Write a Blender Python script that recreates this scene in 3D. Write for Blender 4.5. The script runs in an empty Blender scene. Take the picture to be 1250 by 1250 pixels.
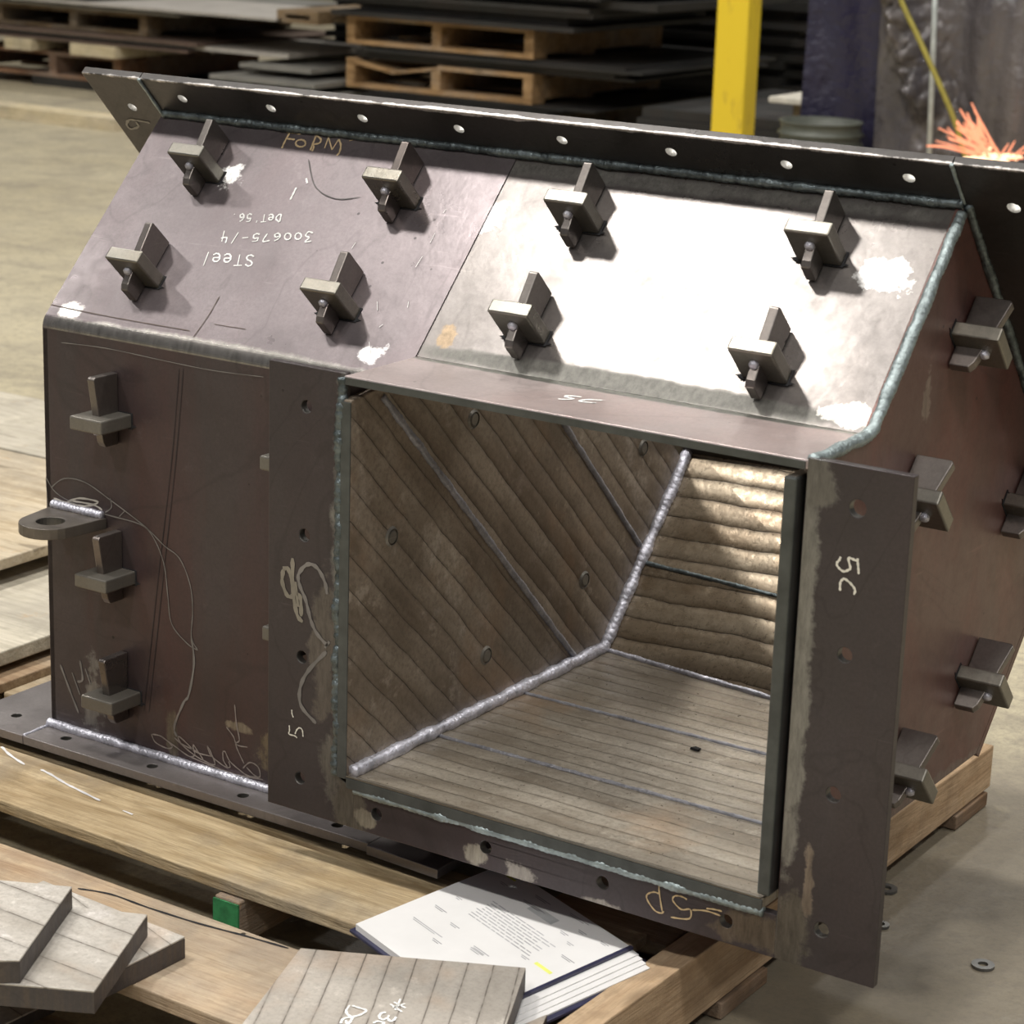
import bpy, bmesh, math, random
from mathutils import Vector, Matrix, noise as mnoise
random.seed(7)
V = Vector
ZO = 0.63                                   # the shop floor is z = 0
# ------------------------------------------------------------------ camera
CAM = V((1.48524, -1.82663, 0.50960 + ZO))
CR = V((0.83410694, 0.5506922, 0.03168149)); CU = V((-0.17577884, 0.21092446, 0.96156782)); CF = V((-0.5228455, 0.80761933, -0.27273359))
FPX = 2846.8
sc = bpy.context.scene
cd = bpy.data.cameras.new('camera'); co = bpy.data.objects.new('camera', cd); sc.collection.objects.link(co)
M = Matrix.Identity(4)
for i in range(3):
    M[i][0] = CR[i]; M[i][1] = CU[i]; M[i][2] = -CF[i]; M[i][3] = CAM[i]
co.matrix_world = M
cd.sensor_width = 36; cd.sensor_fit = 'HORIZONTAL'; cd.lens = 36 * FPX / 1250
cd.clip_start = .05; cd.clip_end = 100
cd.dof.use_dof = True; cd.dof.focus_distance = 2.55; cd.dof.aperture_fstop = 12
sc.camera = co
sc.view_settings.view_transform = 'Standard'; sc.view_settings.look = 'None'
sc.view_settings.gamma = 1; sc.view_settings.use_curve_mapping = False
sc.view_settings.exposure = 0.25
# ------------------------------------------------------------------ world and lamps
w = bpy.data.worlds.new('world'); sc.world = w; w.use_nodes = True
bg = w.node_tree.nodes['Background']; bg.inputs[0].default_value = (0.92, 0.93, 1.0, 1); bg.inputs[1].default_value = 0.12
def lamp(name, loc, power, size, target=None, col=(1, .965, .90)):
    l = bpy.data.lights.new(name, 'AREA'); l.shape = 'DISK'; l.size = size; l.energy = power; l.color = col
    o = bpy.data.objects.new(name, l); sc.collection.objects.link(o); o.location = loc
    d = (V(target) if target else V((loc[0], loc[1], 0))) - V(loc)
    o.rotation_euler = d.to_track_quat('-Z', 'Y').to_euler(); return o
lamp('high_bay_lamp', (-2.85, -1.30, 6.55), 190, .62, (0.2, .1, .5))
for lx, ly, lp in ((-6.6, -1.4, 90), (-6.6, 2.8, 110), (-2.85, 2.8, 110), (.9, 2.8, 100), (.9, -1.4, 110), (4.7, -1.4, 90), (4.7, 2.8, 90),
                   (-2.85, -5.4, 110), (.9, -5.4, 130), (4.7, -5.4, 90), (-6.6, 9.5, 110), (-2.85, 9.5, 110), (.9, 7.0, 110)):
    lamp('high_bay_lamp', (lx, ly, 6.55), lp * 1.0, .62)

# ------------------------------------------------------------------ geometry helpers
def ray(u, v): return CF + CR * ((u - 625) / FPX) - CU * ((v - 625) / FPX)
def onp(u, v, n, p0):
    D = ray(u, v); n = V(n); return CAM + D * ((V(p0) - CAM).dot(n) / D.dot(n))
def bz(u, v, z): return onp(u, v, (0, 0, 1), (0, 0, z + ZO))       # z in hopper heights
def by(u, v, y): return onp(u, v, (0, 1, 0), (0, y, 0))
def bx(u, v, x): return onp(u, v, (1, 0, 0), (x, 0, 0))

class MB:
    def __init__(s): s.v = []; s.f = []; s.smooth = False
    def add(s, vs, fs):
        b = len(s.v); s.v += [V(p) for p in vs]; s.f += [[b + i for i in f] for f in fs]; return s
    def hexa(s, a, b):                      # two quads bottom a, top b
        return s.add(list(a) + list(b), [[3, 2, 1, 0], [4, 5, 6, 7], [0, 1, 5, 4], [1, 2, 6, 5], [2, 3, 7, 6], [3, 0, 4, 7]])
    def box(s, lo, hi):
        x0, y0, z0 = lo; x1, y1, z1 = hi
        return s.hexa([(x0, y0, z0), (x1, y0, z0), (x1, y1, z0), (x0, y1, z0)], [(x0, y0, z1), (x1, y0, z1), (x1, y1, z1), (x0, y1, z1)])
    def obox(s, c, a, b, n):                # centre and three half vectors
        c, a, b, n = V(c), V(a), V(b), V(n)
        return s.hexa([c - a - b - n, c + a - b - n, c + a + b - n, c - a + b - n], [c - a - b + n, c + a - b + n, c + a + b + n, c - a + b + n])
    def prism(s, pts, vec):
        pts = [V(p) for p in pts]; vec = V(vec); k = len(pts)
        return s.add(pts + [p + vec for p in pts], [list(range(k))[::-1], list(range(k, 2 * k))] + [[i, (i + 1) % k, k + (i + 1) % k, k + i] for i in range(k)])
    def tube(s, path, r, seg=8, cap=True):
        path = [V(p) for p in path]; n = len(path); rr = r if isinstance(r, (list, tuple)) else [r] * n
        t0 = (path[1] - path[0]).normalized(); up = V((0, 0, 1)) if abs(t0.z) < .9 else V((1, 0, 0)); vs = []
        for i, p in enumerate(path):
            t = (path[min(i + 1, n - 1)] - path[max(i - 1, 0)]).normalized()
            a = t.cross(up).normalized(); b = t.cross(a)
            vs += [p + (a * math.cos(2 * math.pi * j / seg) + b * math.sin(2 * math.pi * j / seg)) * rr[i] for j in range(seg)]
        fs = [[i * seg + j, i * seg + (j + 1) % seg, (i + 1) * seg + (j + 1) % seg, (i + 1) * seg + j] for i in range(n - 1) for j in range(seg)]
        if cap: fs += [list(range(seg))[::-1], [(n - 1) * seg + j for j in range(seg)]]
        return s.add(vs, fs)
    def lathe(s, prof, c, seg=32):
        n = len(prof); vs = [V((c[0] + r * math.cos(2 * math.pi * j / seg), c[1] + r * math.sin(2 * math.pi * j / seg), c[2] + z)) for r, z in prof for j in range(seg)]
        return s.add(vs, [[i * seg + j, i * seg + (j + 1) % seg, (i + 1) * seg + (j + 1) % seg, (i + 1) * seg + j] for i in range(n - 1) for j in range(seg)])

def wloc(o):
    p = V((0, 0, 0))
    while o: p += o.location; o = o.parent
    return p
def link(name, me, mat, parent=None, bevel=0, smooth=False, seg=2):
    vs = [v.co for v in me.vertices]
    lo = V([min(v[i] for v in vs) for i in range(3)]); hi = V([max(v[i] for v in vs) for i in range(3)])
    c = (lo + hi) / 2
    if not parent: c.z = lo.z
    me.transform(Matrix.Translation(-c))
    o = bpy.data.objects.new(name, me); sc.collection.objects.link(o)
    o.parent = parent; o.location = c - (wloc(parent) if parent else V((0, 0, 0)))
    me.materials.append(mat)
    if smooth:
        for p in me.polygons: p.use_smooth = True
    if bevel:
        b = o.modifiers.new('bevel', 'BEVEL'); b.width = bevel; b.segments = seg; b.limit_method = 'ANGLE'; b.angle_limit = math.radians(40)
    return o
def build(mb, name, mat, parent=None, bevel=0, smooth=False):
    me = bpy.data.meshes.new(name); me.from_pydata(mb.v, [], mb.f)
    bm = bmesh.new(); bm.from_mesh(me); bmesh.ops.recalc_face_normals(bm, faces=bm.faces); bm.to_mesh(me); bm.free()
    return link(name, me, mat, parent, bevel, smooth)
def plate(name, O, A, B, N, outline, holes, th, mat, parent=None, bevel=.0009, bore=None):
    """flat plate: outline in (A,B) coordinates from O, thickness th along N, round holes (a,b,r)"""
    bm = bmesh.new(); O, A, B, N = V(O), V(A), V(B), V(N)
    def loop(pts):
        vs = [bm.verts.new(O + A * a + B * b) for a, b in pts]
        return [bm.edges.new((vs[i], vs[(i + 1) % len(vs)])) for i in range(len(vs))]
    ed = loop(outline)
    for a, b, r in holes: ed += loop([(a + r * math.cos(t * math.pi / 12), b + r * math.sin(t * math.pi / 12)) for t in range(24)])
    if holes: bmesh.ops.triangle_fill(bm, use_beauty=True, edges=ed)
    else: bm.faces.new([v for v in bm.verts])
    r = bmesh.ops.extrude_face_region(bm, geom=bm.faces[:] + bm.edges[:])
    bmesh.ops.translate(bm, vec=N * th, verts=[g for g in r['geom'] if isinstance(g, bmesh.types.BMVert)])
    bmesh.ops.recalc_face_normals(bm, faces=bm.faces)
    me = bpy.data.meshes.new(name); bm.to_mesh(me); bm.free()
    o = link(name, me, mat, parent, bevel)
    if holes:
        me.materials.append(m_bore_lit if name.startswith('inlet') else m_bore); c0 = o.location + (wloc(parent) if parent else V((0, 0, 0)))
        for p in me.polygons:
            if abs(p.normal.dot(N)) < .5:
                q = p.center + c0 - O; a_, b_ = q.dot(A), q.dot(B)
                if any((a_ - h[0]) ** 2 + (b_ - h[1]) ** 2 < (h[2] * 1.15) ** 2 for h in holes): p.material_index = 1
    return o
def empty(name, loc):
    o = bpy.data.objects.new(name, None); sc.collection.objects.link(o); o.location = loc; o.empty_display_size = .05; return o
def tag(o, label=None, cat=None, group=None, kind=None):
    if label: o['label'] = label
    if cat: o['category'] = cat
    if group: o['group'] = group
    if kind: o['kind'] = kind
    return o
def smoothpath(pts, k=5):
    if len(pts) < 3: return [V(p) for p in pts]
    P = [V(p) for p in pts]; P = [P[0]] + P + [P[-1]]; out = []
    for i in range(1, len(P) - 2):
        a, b, c, d = P[i - 1:i + 3]
        for j in range(k):
            t = j / k; out.append(.5 * ((2 * b) + (c - a) * t + (2 * a - 5 * b + 4 * c - d) * t * t + (3 * b - a - 3 * c + d) * t ** 3))
    return out + [P[-2]]
def strokes(name, lines, proj, N, width, mat, parent, sm=True, off=.0006):
    """handwriting: a thin ribbon of chalk lying on the surface with normal N"""
    mb = MB(); N = V(N).normalized()
    for ln in lines:
        p = [proj(*q) + N * off for q in ln]
        if sm: p = smoothpath(p)
        if len(p) < 2: continue
        vs = []; n = len(p)
        for i, q in enumerate(p):
            t = (p[min(i + 1, n - 1)] - p[max(i - 1, 0)]).normalized(); s = t.cross(N).normalized() * width * .5 * (1 + .25 * math.sin(i * 1.7))
            if i in (0, n - 1): s *= .6
            vs += [q - s, q + s]
        mb.add(vs, [[2 * i, 2 * i + 1, 2 * i + 3, 2 * i + 2] for i in range(n - 1)])
    return build(mb, name, mat, parent)
def zoom(x0, y0, s, lines): return [[(x0 + a / s, y0 + b / s) for a, b in l] for l in lines]
def oval(cx, cy, rx, ry, n=9): return [(cx + rx * math.cos(2 * math.pi * i / n), cy + ry * math.sin(2 * math.pi * i / n)) for i in range(n + 1)]
def bead(name, path, r, mat, parent, pitch=.006, amp=.28, n=None, squash=1, wob=.15):
    """weld bead: a rippled, slightly uneven rod of weld metal along a path"""
    path = [V(p) for p in path]; L = [0]
    for a, b in zip(path, path[1:]): L.append(L[-1] + (b - a).length)
    N = n or max(8, int(L[-1] / (pitch / 3.0))); pts = []; rr = []
    for i in range(N + 1):
        s = L[-1] * i / N; k = max(j for j in range(len(L)) if L[j] <= s + 1e-9); k = min(k, len(path) - 2)
        q = path[k].lerp(path[k + 1], (s - L[k]) / (L[k + 1] - L[k])); ph = s / pitch % 1
        wv = mnoise.noise(V((s * 40, r * 900, path[0].x * 9)))
        pts.append(q + V((mnoise.noise(q * 60), mnoise.noise(q * 60 + V((9, 0, 0))), mnoise.noise(q * 60 + V((0, 9, 0))))) * r * wob)
        rr.append(r * (1 - amp * abs(ph - .35) + wv * .25))
    mb = MB(); mb.tube(pts, rr, 8)
    return build(mb, name, mat, parent, smooth=True)

# ------------------------------------------------------------------ materials
def newmat(name):
    m = bpy.data.materials.new(name); m.use_nodes = True; nt = m.node_tree; b = nt.nodes['Principled BSDF']
    return m, nt, b
class NT:
    def __init__(s, nt): s.nt = nt; s.pos = nt.nodes.new('ShaderNodeNewGeometry').outputs['Position']
    def n(s, t, **k):
        o = s.nt.nodes.new(t)
        for a, b in k.items(): setattr(o, a, b)
        return o
    def set(s, sock, val):
        if hasattr(val, 'is_linked') or hasattr(val, 'links'): s.nt.links.new(val, sock)
        else:
            if isinstance(val, (tuple, list, Vector)) and len(sock.default_value) == 4 and len(val) == 3: val = (*val, 1)
            sock.default_value = val
    def math(s, op, a, b=0.0, c=None, clamp=False):
        o = s.n('ShaderNodeMath', operation=op, use_clamp=clamp); s.set(o.inputs[0], a); s.set(o.inputs[1], b)
        if c is not None: s.set(o.inputs[2], c)
        return o.outputs[0]
    def vmath(s, op, a, b=(0, 0, 0)):
        o = s.n('ShaderNodeVectorMath', operation=op); s.set(o.inputs[0], a); s.set(o.inputs[1], b)
        return o.outputs['Value'] if op in ('DOT_PRODUCT', 'LENGTH') else o.outputs[0]
    def noise(s, scale, detail=4, rough=.6, vec=None, dist=0):
        o = s.n('ShaderNodeTexNoise'); s.set(o.inputs['Vector'], vec if vec is not None else s.pos); s.set(o.inputs['Scale'], scale)
        o.inputs['Detail'].default_value = detail; o.inputs['Roughness'].default_value = rough; o.inputs['Distortion'].default_value = dist
        return o.outputs['Fac']
    def rng(s, v, a, b, c=0.0, d=1.0, smooth=False):
        o = s.n('ShaderNodeMapRange'); o.interpolation_type = 'SMOOTHSTEP' if smooth else 'LINEAR'
        s.set(o.inputs[0], v)
        for i, x in enumerate((a, b, c, d)): s.set(o.inputs[i + 1], x)
        return o.outputs[0]
    def mix(s, f, a, b, mode='MIX'):
        o = s.n('ShaderNodeMix', data_type='RGBA', blend_type=mode); s.set(o.inputs[0], f); s.set(o.inputs[6], a); s.set(o.inputs[7], b)
        return o.outputs[2]
    def fmix(s, f, a, b):
        o = s.n('ShaderNodeMix', data_type='FLOAT'); s.set(o.inputs[0], f); s.set(o.inputs[2], a); s.set(o.inputs[3], b); return o.outputs[0]
    def bump(s, h, dist=.001, st=1.0):
        o = s.n('ShaderNodeBump'); s.set(o.inputs['Height'], h); o.inputs['Distance'].default_value = dist; o.inputs['Strength'].default_value = st
        return o.outputs[0]
    def scaled(s, v): return s.vmath('MULTIPLY', s.pos, v)
def mul(c, k): return tuple(x * k for x in c)
def steel(name, base, rough=.42, metal=.75, patches=(), tint=(.16, .07, .05), tamt=.35, streak=(6, 6, 1.2), bumpd=.00035, spots=True, extra=None):
    m, nt, b = newmat(name); t = NT(nt)
    n1 = t.noise(5, 6); n2 = t.noise(1, 5, .65, t.scaled(streak)); n3 = t.noise(70, 3)
    col = t.mix(t.rng(n1, .3, .72), mul(base, .78), mul(base, 1.18))
    col = t.mix(t.math('MULTIPLY', t.rng(n2, .45, .75), tamt), col, tint)
    col = t.mix(t.math('MULTIPLY', t.rng(n3, .55, .8), .25), col, mul(base, .6))
    fine = t.noise(260, 4, .8); col = t.mix(t.math('MULTIPLY', t.rng(fine, .40, .62), .35), col, mul(base, .62))
    col = t.mix(t.math('MULTIPLY', t.rng(t.noise(24, 6, .8), .60, .72), .30), col, mul(base, 1.7))
    swirl = t.noise(2.2, 3, .5, dist=2.5); col = t.mix(t.math('MULTIPLY', t.rng(t.math('ABSOLUTE', t.math('SUBTRACT', swirl, .5)), .012, .0), .28), col, mul(base, .5))
    ro = t.math('ADD', t.rng(n1, .3, .7, rough - .07, rough + .07), t.rng(n3, .3, .7, -.03, .03)); me = metal
    ro = t.math('ADD', ro, t.rng(t.noise(3.2, 5, .6, dist=.8), .35, .65, -.05, .07))
    sc_n = t.noise(1, 3, .6, t.scaled((9, 9, 160)))
    col = t.mix(t.math('MULTIPLY', t.rng(sc_n, .68, .74), .25), col, mul(base, 1.9))
    if spots:
        vo = t.n('ShaderNodeTexVoronoi'); s_ = vo; s_.inputs['Scale'].default_value = 34; nt.links.new(t.pos, s_.inputs['Vector'])
        sp = t.math('MULTIPLY', t.rng(vo.outputs['Distance'], .075, .05), t.rng(t.noise(7, 2), .52, .56))
        col = t.mix(sp, col, mul(base, .35))
    nz = None
    for c, r, pc, pr, pm, amt in patches:
        nz = t.noise(28, 5, .7)
        d = t.vmath('LENGTH', t.vmath('DIVIDE', t.vmath('SUBTRACT', t.pos, (c[0], c[1], c[2] + ZO)), r))
        d = t.math('ADD', d, t.rng(nz, .25, .75, -amt, amt))
        k = t.rng(d, 1.0, .72)
        pcv = t.mix(t.rng(t.noise(1, 5, .75, t.scaled((140, 140, 30))), .3, .7), mul(pc, .62), mul(pc, 1.28))
        col = t.mix(k, col, pcv); ro = t.fmix(k, ro, pr); me = t.fmix(k, me, pm)
    t.set(b.inputs['Base Color'], col); t.set(b.inputs['Roughness'], ro); t.set(b.inputs['Metallic'], me)
    h = t.math('ADD', t.math('MULTIPLY', n3, .4), n1)
    t.set(b.inputs['Normal'], t.bump(h, bumpd))
    return m
def plain(name, col, rough=.5, metal=0, var=.2, scale=30, bumpd=.0004, spec=.5):
    m, nt, b = newmat(name); t = NT(nt); n = t.noise(scale, 4)
    t.set(b.inputs['Base Color'], t.mix(t.rng(n, .3, .7), mul(col, 1 - var), mul(col, 1 + var)))
    b.inputs['Roughness'].default_value = rough; b.inputs['Metallic'].default_value = metal; b.inputs['Specular IOR Level'].default_value = spec
    t.set(b.inputs['Normal'], t.bump(n, bumpd)); return m
def weldmat(name, col, rough=.32, metal=.9, var=.5):
    m, nt, b = newmat(name); t = NT(nt); n = t.noise(220, 3); n2 = t.noise(60, 4)
    t.set(b.inputs['Base Color'], t.mix(t.rng(n2, .35, .65), mul(col, 1 - var), mul(col, 1 + var * .5)))
    t.set(b.inputs['Roughness'], t.rng(n, .3, .7, rough - .1, rough + .2)); b.inputs['Metallic'].default_value = metal
    t.set(b.inputs['Normal'], t.bump(n, .0016)); return m
def liner(name, d, spacing, along, c1, c2, line=(.03, .022, .016), rough=.42, metal=.35, phase=0, curve=.25, white=0.0, depth=.0022, lw=.06):
    """weld-overlay wear plate: parallel weld beads with a fine crack between neighbours"""
    m, nt, b = newmat(name); t = NT(nt)
    d = V(d).normalized(); along = V(along).normalized()
    wob = t.math('MULTIPLY', t.math('SUBTRACT', t.noise(9, 4), .5), curve)
    q = t.math('ADD', t.math('MULTIPLY', t.vmath('DOT_PRODUCT', t.pos, tuple(d)), 1 / spacing), t.math('ADD', wob, phase))
    fr = t.math('FRACT', q)
    tri = t.math('MULTIPLY', t.math('ABSOLUTE', t.math('SUBTRACT', fr, .5)), 2.0)        # 1 on the joint
    ln = t.math('MULTIPLY', t.rng(tri, 1 - lw, 1 - lw * .35), t.rng(t.noise(60, 3), .35, .55, .25, 1))
    per = t.n('ShaderNodeTexWhiteNoise', noise_dimensions='1D'); t.set(per.inputs['W'], t.math('FLOOR', q))
    A = along; D2 = d; K = A.cross(D2)
    vec = t.n('ShaderNodeCombineXYZ')
    t.set(vec.inputs[0], t.math('MULTIPLY', t.vmath('DOT_PRODUCT', t.pos, tuple(A)), 7)); t.set(vec.inputs[1], t.math('MULTIPLY', t.vmath('DOT_PRODUCT', t.pos, tuple(D2)), 30)); t.set(vec.inputs[2], t.math('MULTIPLY', t.vmath('DOT_PRODUCT', t.pos, tuple(K)), 20))
    n1 = t.noise(1, 6, .65, vec.outputs[0]); n2 = t.noise(16, 5, .7); n3 = t.noise(120, 3)
    f = t.math('ADD', t.math('MULTIPLY', n1, .6), t.math('ADD', t.math('MULTIPLY', n2, .35), t.math('MULTIPLY', per.outputs['Value'], .12)))
    col = t.mix(t.rng(f, .38, .7), c1, c2)
    col = t.mix(t.math('MULTIPLY', t.rng(n2, .55, .78), .45), col, mul(c1, .45))
    if white: col = t.mix(t.math('MULTIPLY', t.rng(t.noise(11, 5, .7), .56, .64), white), col, (.62, .58, .56))
    col = t.mix(t.math('MULTIPLY', t.rng(tri, .72, .98), .45), col, mul(c1, .5))
    big = t.noise(3.5, 5, .65); col = t.mix(t.math('MULTIPLY', t.rng(big, .42, .62), .5), col, mul(c1, .75))
    col = t.mix(t.math('MULTIPLY', t.rng(t.noise(22, 6, .8), .57, .68), .4), col, mul(c2, 1.35))
    col = t.mix(t.math('MULTIPLY', t.rng(t.noise(180, 4, .8), .46, .62), .4), col, mul(c1, .6))
    col = t.mix(t.math('MULTIPLY', t.rng(t.noise(5, 4, .6), .56, .68), .4), col, (c2[0] * .85, c2[1] * .62, c2[2] * .45))
    col = t.mix(ln, col, line)
    t.set(b.inputs['Base Color'], col); b.inputs['Metallic'].default_value = metal
    t.set(b.inputs['Roughness'], t.rng(n3, .3, .7, rough - .08, rough + .12))
    h = t.math('SUBTRACT', 1.0, t.math('POWER', tri, 2.5)); h = t.math('ADD', h, t.math('ADD', t.math('MULTIPLY', n3, .18), t.math('MULTIPLY', n2, .35)))
    t.set(b.inputs['Normal'], t.bump(h, depth)); return m
def wood(name, axis, c1, c2, rough=.75, grain=1.0, knots=True, grey=.45):
    m, nt, b = newmat(name); t = NT(nt)
    def st(across, along): v = [across] * 3; v[axis] = along; return t.scaled(tuple(v))
    warp = t.n('ShaderNodeTexNoise'); nt.links.new(st(4, 1.5), warp.inputs['Vector']); warp.inputs['Scale'].default_value = 1; warp.inputs['Detail'].default_value = 2
    wv = t.vmath('ADD', st(60, 2.2), t.vmath('MULTIPLY', warp.outputs['Color'], (9, 9, 9)))
    n1 = t.noise(1, 5, .65, wv); n2 = t.noise(1, 4, .6, st(16, 1.6), 1.0); n3 = t.noise(7, 6, .75); n4 = t.noise(1, 4, .7, st(190, 7))
    f = t.math('ADD', t.math('MULTIPLY', n1, .5), t.math('MULTIPLY', n2, .5))
    col = t.mix(t.rng(f, .40, .60), c1, c2)
    col = t.mix(t.math('MULTIPLY', t.rng(n4, .5, .7), .35), col, mul(c1, .6))
    col = t.mix(t.math('MULTIPLY', t.rng(n3, .5, .66), .62), col, mul(c1, .6))
    col = t.mix(t.math('MULTIPLY', t.rng(t.noise(3.3, 4, .7), .45, .62), grey), col, (.33, .30, .255))
    col = t.mix(t.math('MULTIPLY', t.rng(t.noise(1, 3, .6, st(26, 3)), .66, .70), .6), col, mul(c1, .4))
    col = t.mix(t.math('MULTIPLY', t.rng(t.noise(1, 4, .75, st(420, 22)), .5, .64), .38), col, mul(c1, .55))
    col = t.mix(t.math('MULTIPLY', t.rng(t.noise(13, 6, .8), .60, .70), .4), col, (.46, .27, .10))
    if knots:
        vo = t.n('ShaderNodeTexVoronoi'); t.set(vo.inputs['Vector'], st(8, 2.6)); vo.inputs['Scale'].default_value = 1
        kd = t.math('ADD', vo.outputs['Distance'], t.math('MULTIPLY', n1, .05))
        col = t.mix(t.math('MULTIPLY', t.rng(kd, .13, .06), .75), col, mul(c1, .22))
        v2 = t.n('ShaderNodeTexVoronoi'); nt.links.new(t.pos, v2.inputs['Vector']); v2.inputs['Scale'].default_value = 16
        col = t.mix(t.math('MULTIPLY', t.rng(v2.outputs['Distance'], .055, .035), t.rng(t.noise(4, 2), .52, .55)), col, (.04, .03, .02))
    t.set(b.inputs['Base Color'], col); b.inputs['Roughness'].default_value = rough; b.inputs['Specular IOR Level'].default_value = .25
    t.set(b.inputs['Normal'], t.bump(t.math('ADD', t.math('ADD', n1, n3), t.math('MULTIPLY', n4, .6)), .0022)); return m
BRIGHT = (.74, .72, .70)
m_bore = plain('drilled_bore', (.13, .125, .115), .35, .6, .3); m_bore_lit = plain('lit_drilled_bore', (.72, .71, .68), .4, .25, .15)  # inlet flange bores get a paler copy: light on them put into colour
# plate positions are in hopper coordinates (z relative to the outlet top edge)
m_roofL = steel('mill_scale_roof_plate_purple_grey', (.168, .144, .151), .34, .62, tint=(.16, .10, .105), tamt=.45, streak=(4, 2, 2), patches=[
    ((-.262, .255, .141), (.020, .02, .022), (.86, .85, .84), .5, .3, .8),
    ((-.385, .11, -.014), (.022, .02, .009), (.5, .49, .47), .28, .9, .7), ((-.225, .10, -.028), (.03, .02, .006), (.55, .54, .52), .28, .95, .6),
    ((.045, .115, -.006), (.022, .025, .010), (.6, .6, .6), .3, .9, .8), ((-.15, .098, -.031), (.32, .016, .0155), (.30, .285, .265), .27, .85, .25),
    ((-.3, .094, -.050), (.11, .012, .005), (.24, .17, .10), .4, .6, .6)])
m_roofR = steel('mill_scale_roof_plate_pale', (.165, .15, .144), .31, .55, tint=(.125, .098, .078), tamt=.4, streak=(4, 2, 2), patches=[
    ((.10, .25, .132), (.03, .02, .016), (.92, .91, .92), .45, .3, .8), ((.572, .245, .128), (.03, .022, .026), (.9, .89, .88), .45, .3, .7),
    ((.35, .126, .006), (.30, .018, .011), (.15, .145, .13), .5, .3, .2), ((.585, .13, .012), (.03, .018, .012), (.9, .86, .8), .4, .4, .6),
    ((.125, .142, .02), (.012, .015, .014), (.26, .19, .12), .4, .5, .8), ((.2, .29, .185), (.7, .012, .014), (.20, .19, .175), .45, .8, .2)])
m_front = steel('mill_scale_front_wall_shaded', (.085, .070, .071), .42, .5, tint=(.105, .038, .035), tamt=.6, streak=(7, 7, .9), patches=[  # same plate as the roof; its shade is put into the darker, redder colour
    ((-.345, .096, -.475), (.016, .02, .05), (.20, .19, .18), .5, .6, .8), ((-.22, .096, -.50), (.012, .02, .04), (.145, .12, .09), .5, .5, .5),
    ((-.065, .096, -.485), (.026, .02, .032), (.19, .16, .12), .45, .7, .7), ((-.12, .096, -.46), (.02, .02, .008), (.22, .18, .13), .55, .3, .6)])
m_side = steel('red_brown_side_wall', (.150, .085, .074), .42, .3, tint=(.20, .055, .042), tamt=.75, streak=(3, 7, 2.5), patches=[
    ((.616, .16, .06), (.02, .018, .008), (.27, .21, .19), .4, .7, .8), ((.616, .25, .01), (.02, .012, .03), (.27, .21, .19), .4, .7, .8),
    ((.616, .24, -.43), (.02, .27, .012), (.19, .14, .125), .45, .5, .8), ((.616, .10, -.14), (.02, .02, .012), (.19, .125, .11), .45, .5, .9)])
m_flangeA = steel('outlet_flange_plate', (.070, .060, .062), .40, .5, tint=(.075, .042, .042), patches=[
    ((.106, .0, -.23), (.024, .02, .29), (.215, .21, .20), .38, .6, .35), ((.09, .0, -.42), (.022, .02, .05), (.175, .17, .162), .4, .8, .6),
    ((.108, .0, -.47), (.022, .02, .04), (.17, .16, .145), .4, .8, .5), ((.075, 0, -.30), (.018, .02, .09), (.145, .13, .12), .4, .7, .6)])
m_flangeB = steel('outlet_right_flange_plate', (.070, .060, .062), .40, .5, tint=(.075, .042, .042), patches=[
    ((.618, 0, -.20), (.0155, .02, .24), (.235, .23, .215), .38, .6, .45), ((.625, 0, -.02), (.02, .02, .03), (.19, .185, .18), .36, .85, .5),
    ((.628, 0, -.455), (.022, .02, .055), (.165, .155, .14), .36, .8, .6), ((.643, 0, -.405), (.006, .02, .04), (.26, .23, .21), .35, .9, .8)])
m_flangeC = steel('outlet_bottom_flange_plate', (.078, .066, .070), .40, .5, tint=(.08, .045, .045), patches=[
    ((.113, 0, -.47), (.02, .02, .04), (.17, .16, .145), .4, .8, .5), ((.595, 0, -.468), (.045, .02, .022), (.18, .155, .13), .4, .8, .6),
    ((.326, 0, -.482), (.022, .02, .012), (.34, .31, .28), .5, .4, .8), ((.42, 0, -.489), (.024, .02, .007), (.33, .30, .27), .5, .4, .6),
    ((.132, 0, -.474), (.014, .02, .010), (.34, .32, .27), .4, .7, .6), ((.272, 0, -.477), (.015, .02, .010), (.36, .33, .28), .4, .7, .7)])
m_shelf = steel('outlet_top_plate', (.46, .39, .38), .38, .35, tint=(.46, .30, .27), tamt=.4, patches=[  # pale base: the bright surroundings it reflects are put into the colour
    ((.36, .118, .0), (.32, .012, .02), (.34, .34, .31), .34, .9, .15)])
m_inflange = steel('inlet_flange_plate', (.062, .058, .056), .36, .6, tint=(.07, .055, .05), patches=[((.1, .262, .236), (.8, .006, .006), (.7, .66, .64), .35, .7, .4)])  # pale line along the top edge: the light it catches, put into colour
m_base = steel('base_flange_plate', (.22, .20, .195), .38, .45, tint=(.17, .13, .12), patches=[((-.46, .235, -.527), (.035, .03, .02), (.75, .75, .75), .4, .4, .9)])
m_clip = steel('clip_steel', (.22, .208, .182), .33, .8, tint=(.28, .22, .15), spots=False)
m_wedge = steel('wedge_steel', (.205, .185, .172), .33, .8, tint=(.20, .12, .10), tamt=.3, spots=False)
m_clipD = steel('clip_steel_weathered', (.20, .188, .165), .42, .5, tint=(.20, .16, .12), spots=False)
m_weld = weldmat('silver_weld', (.60, .60, .68), .36, .6, .3); m_weldB = weldmat('blue_grey_weld', (.34, .40, .41), .40, .6, .35); m_weldD = weldmat('dark_weld', (.16, .19, .20), .42); m_seam = weldmat('violet_grey_seam', (.30, .30, .33), .4, .4, .3)
m_edge = plain('dark_liner_edge', (.085, .092, .09), .38, .5, .25)
m_dark = plain('gap_black', (.012, .012, .014), .9, 0, .1)
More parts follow.
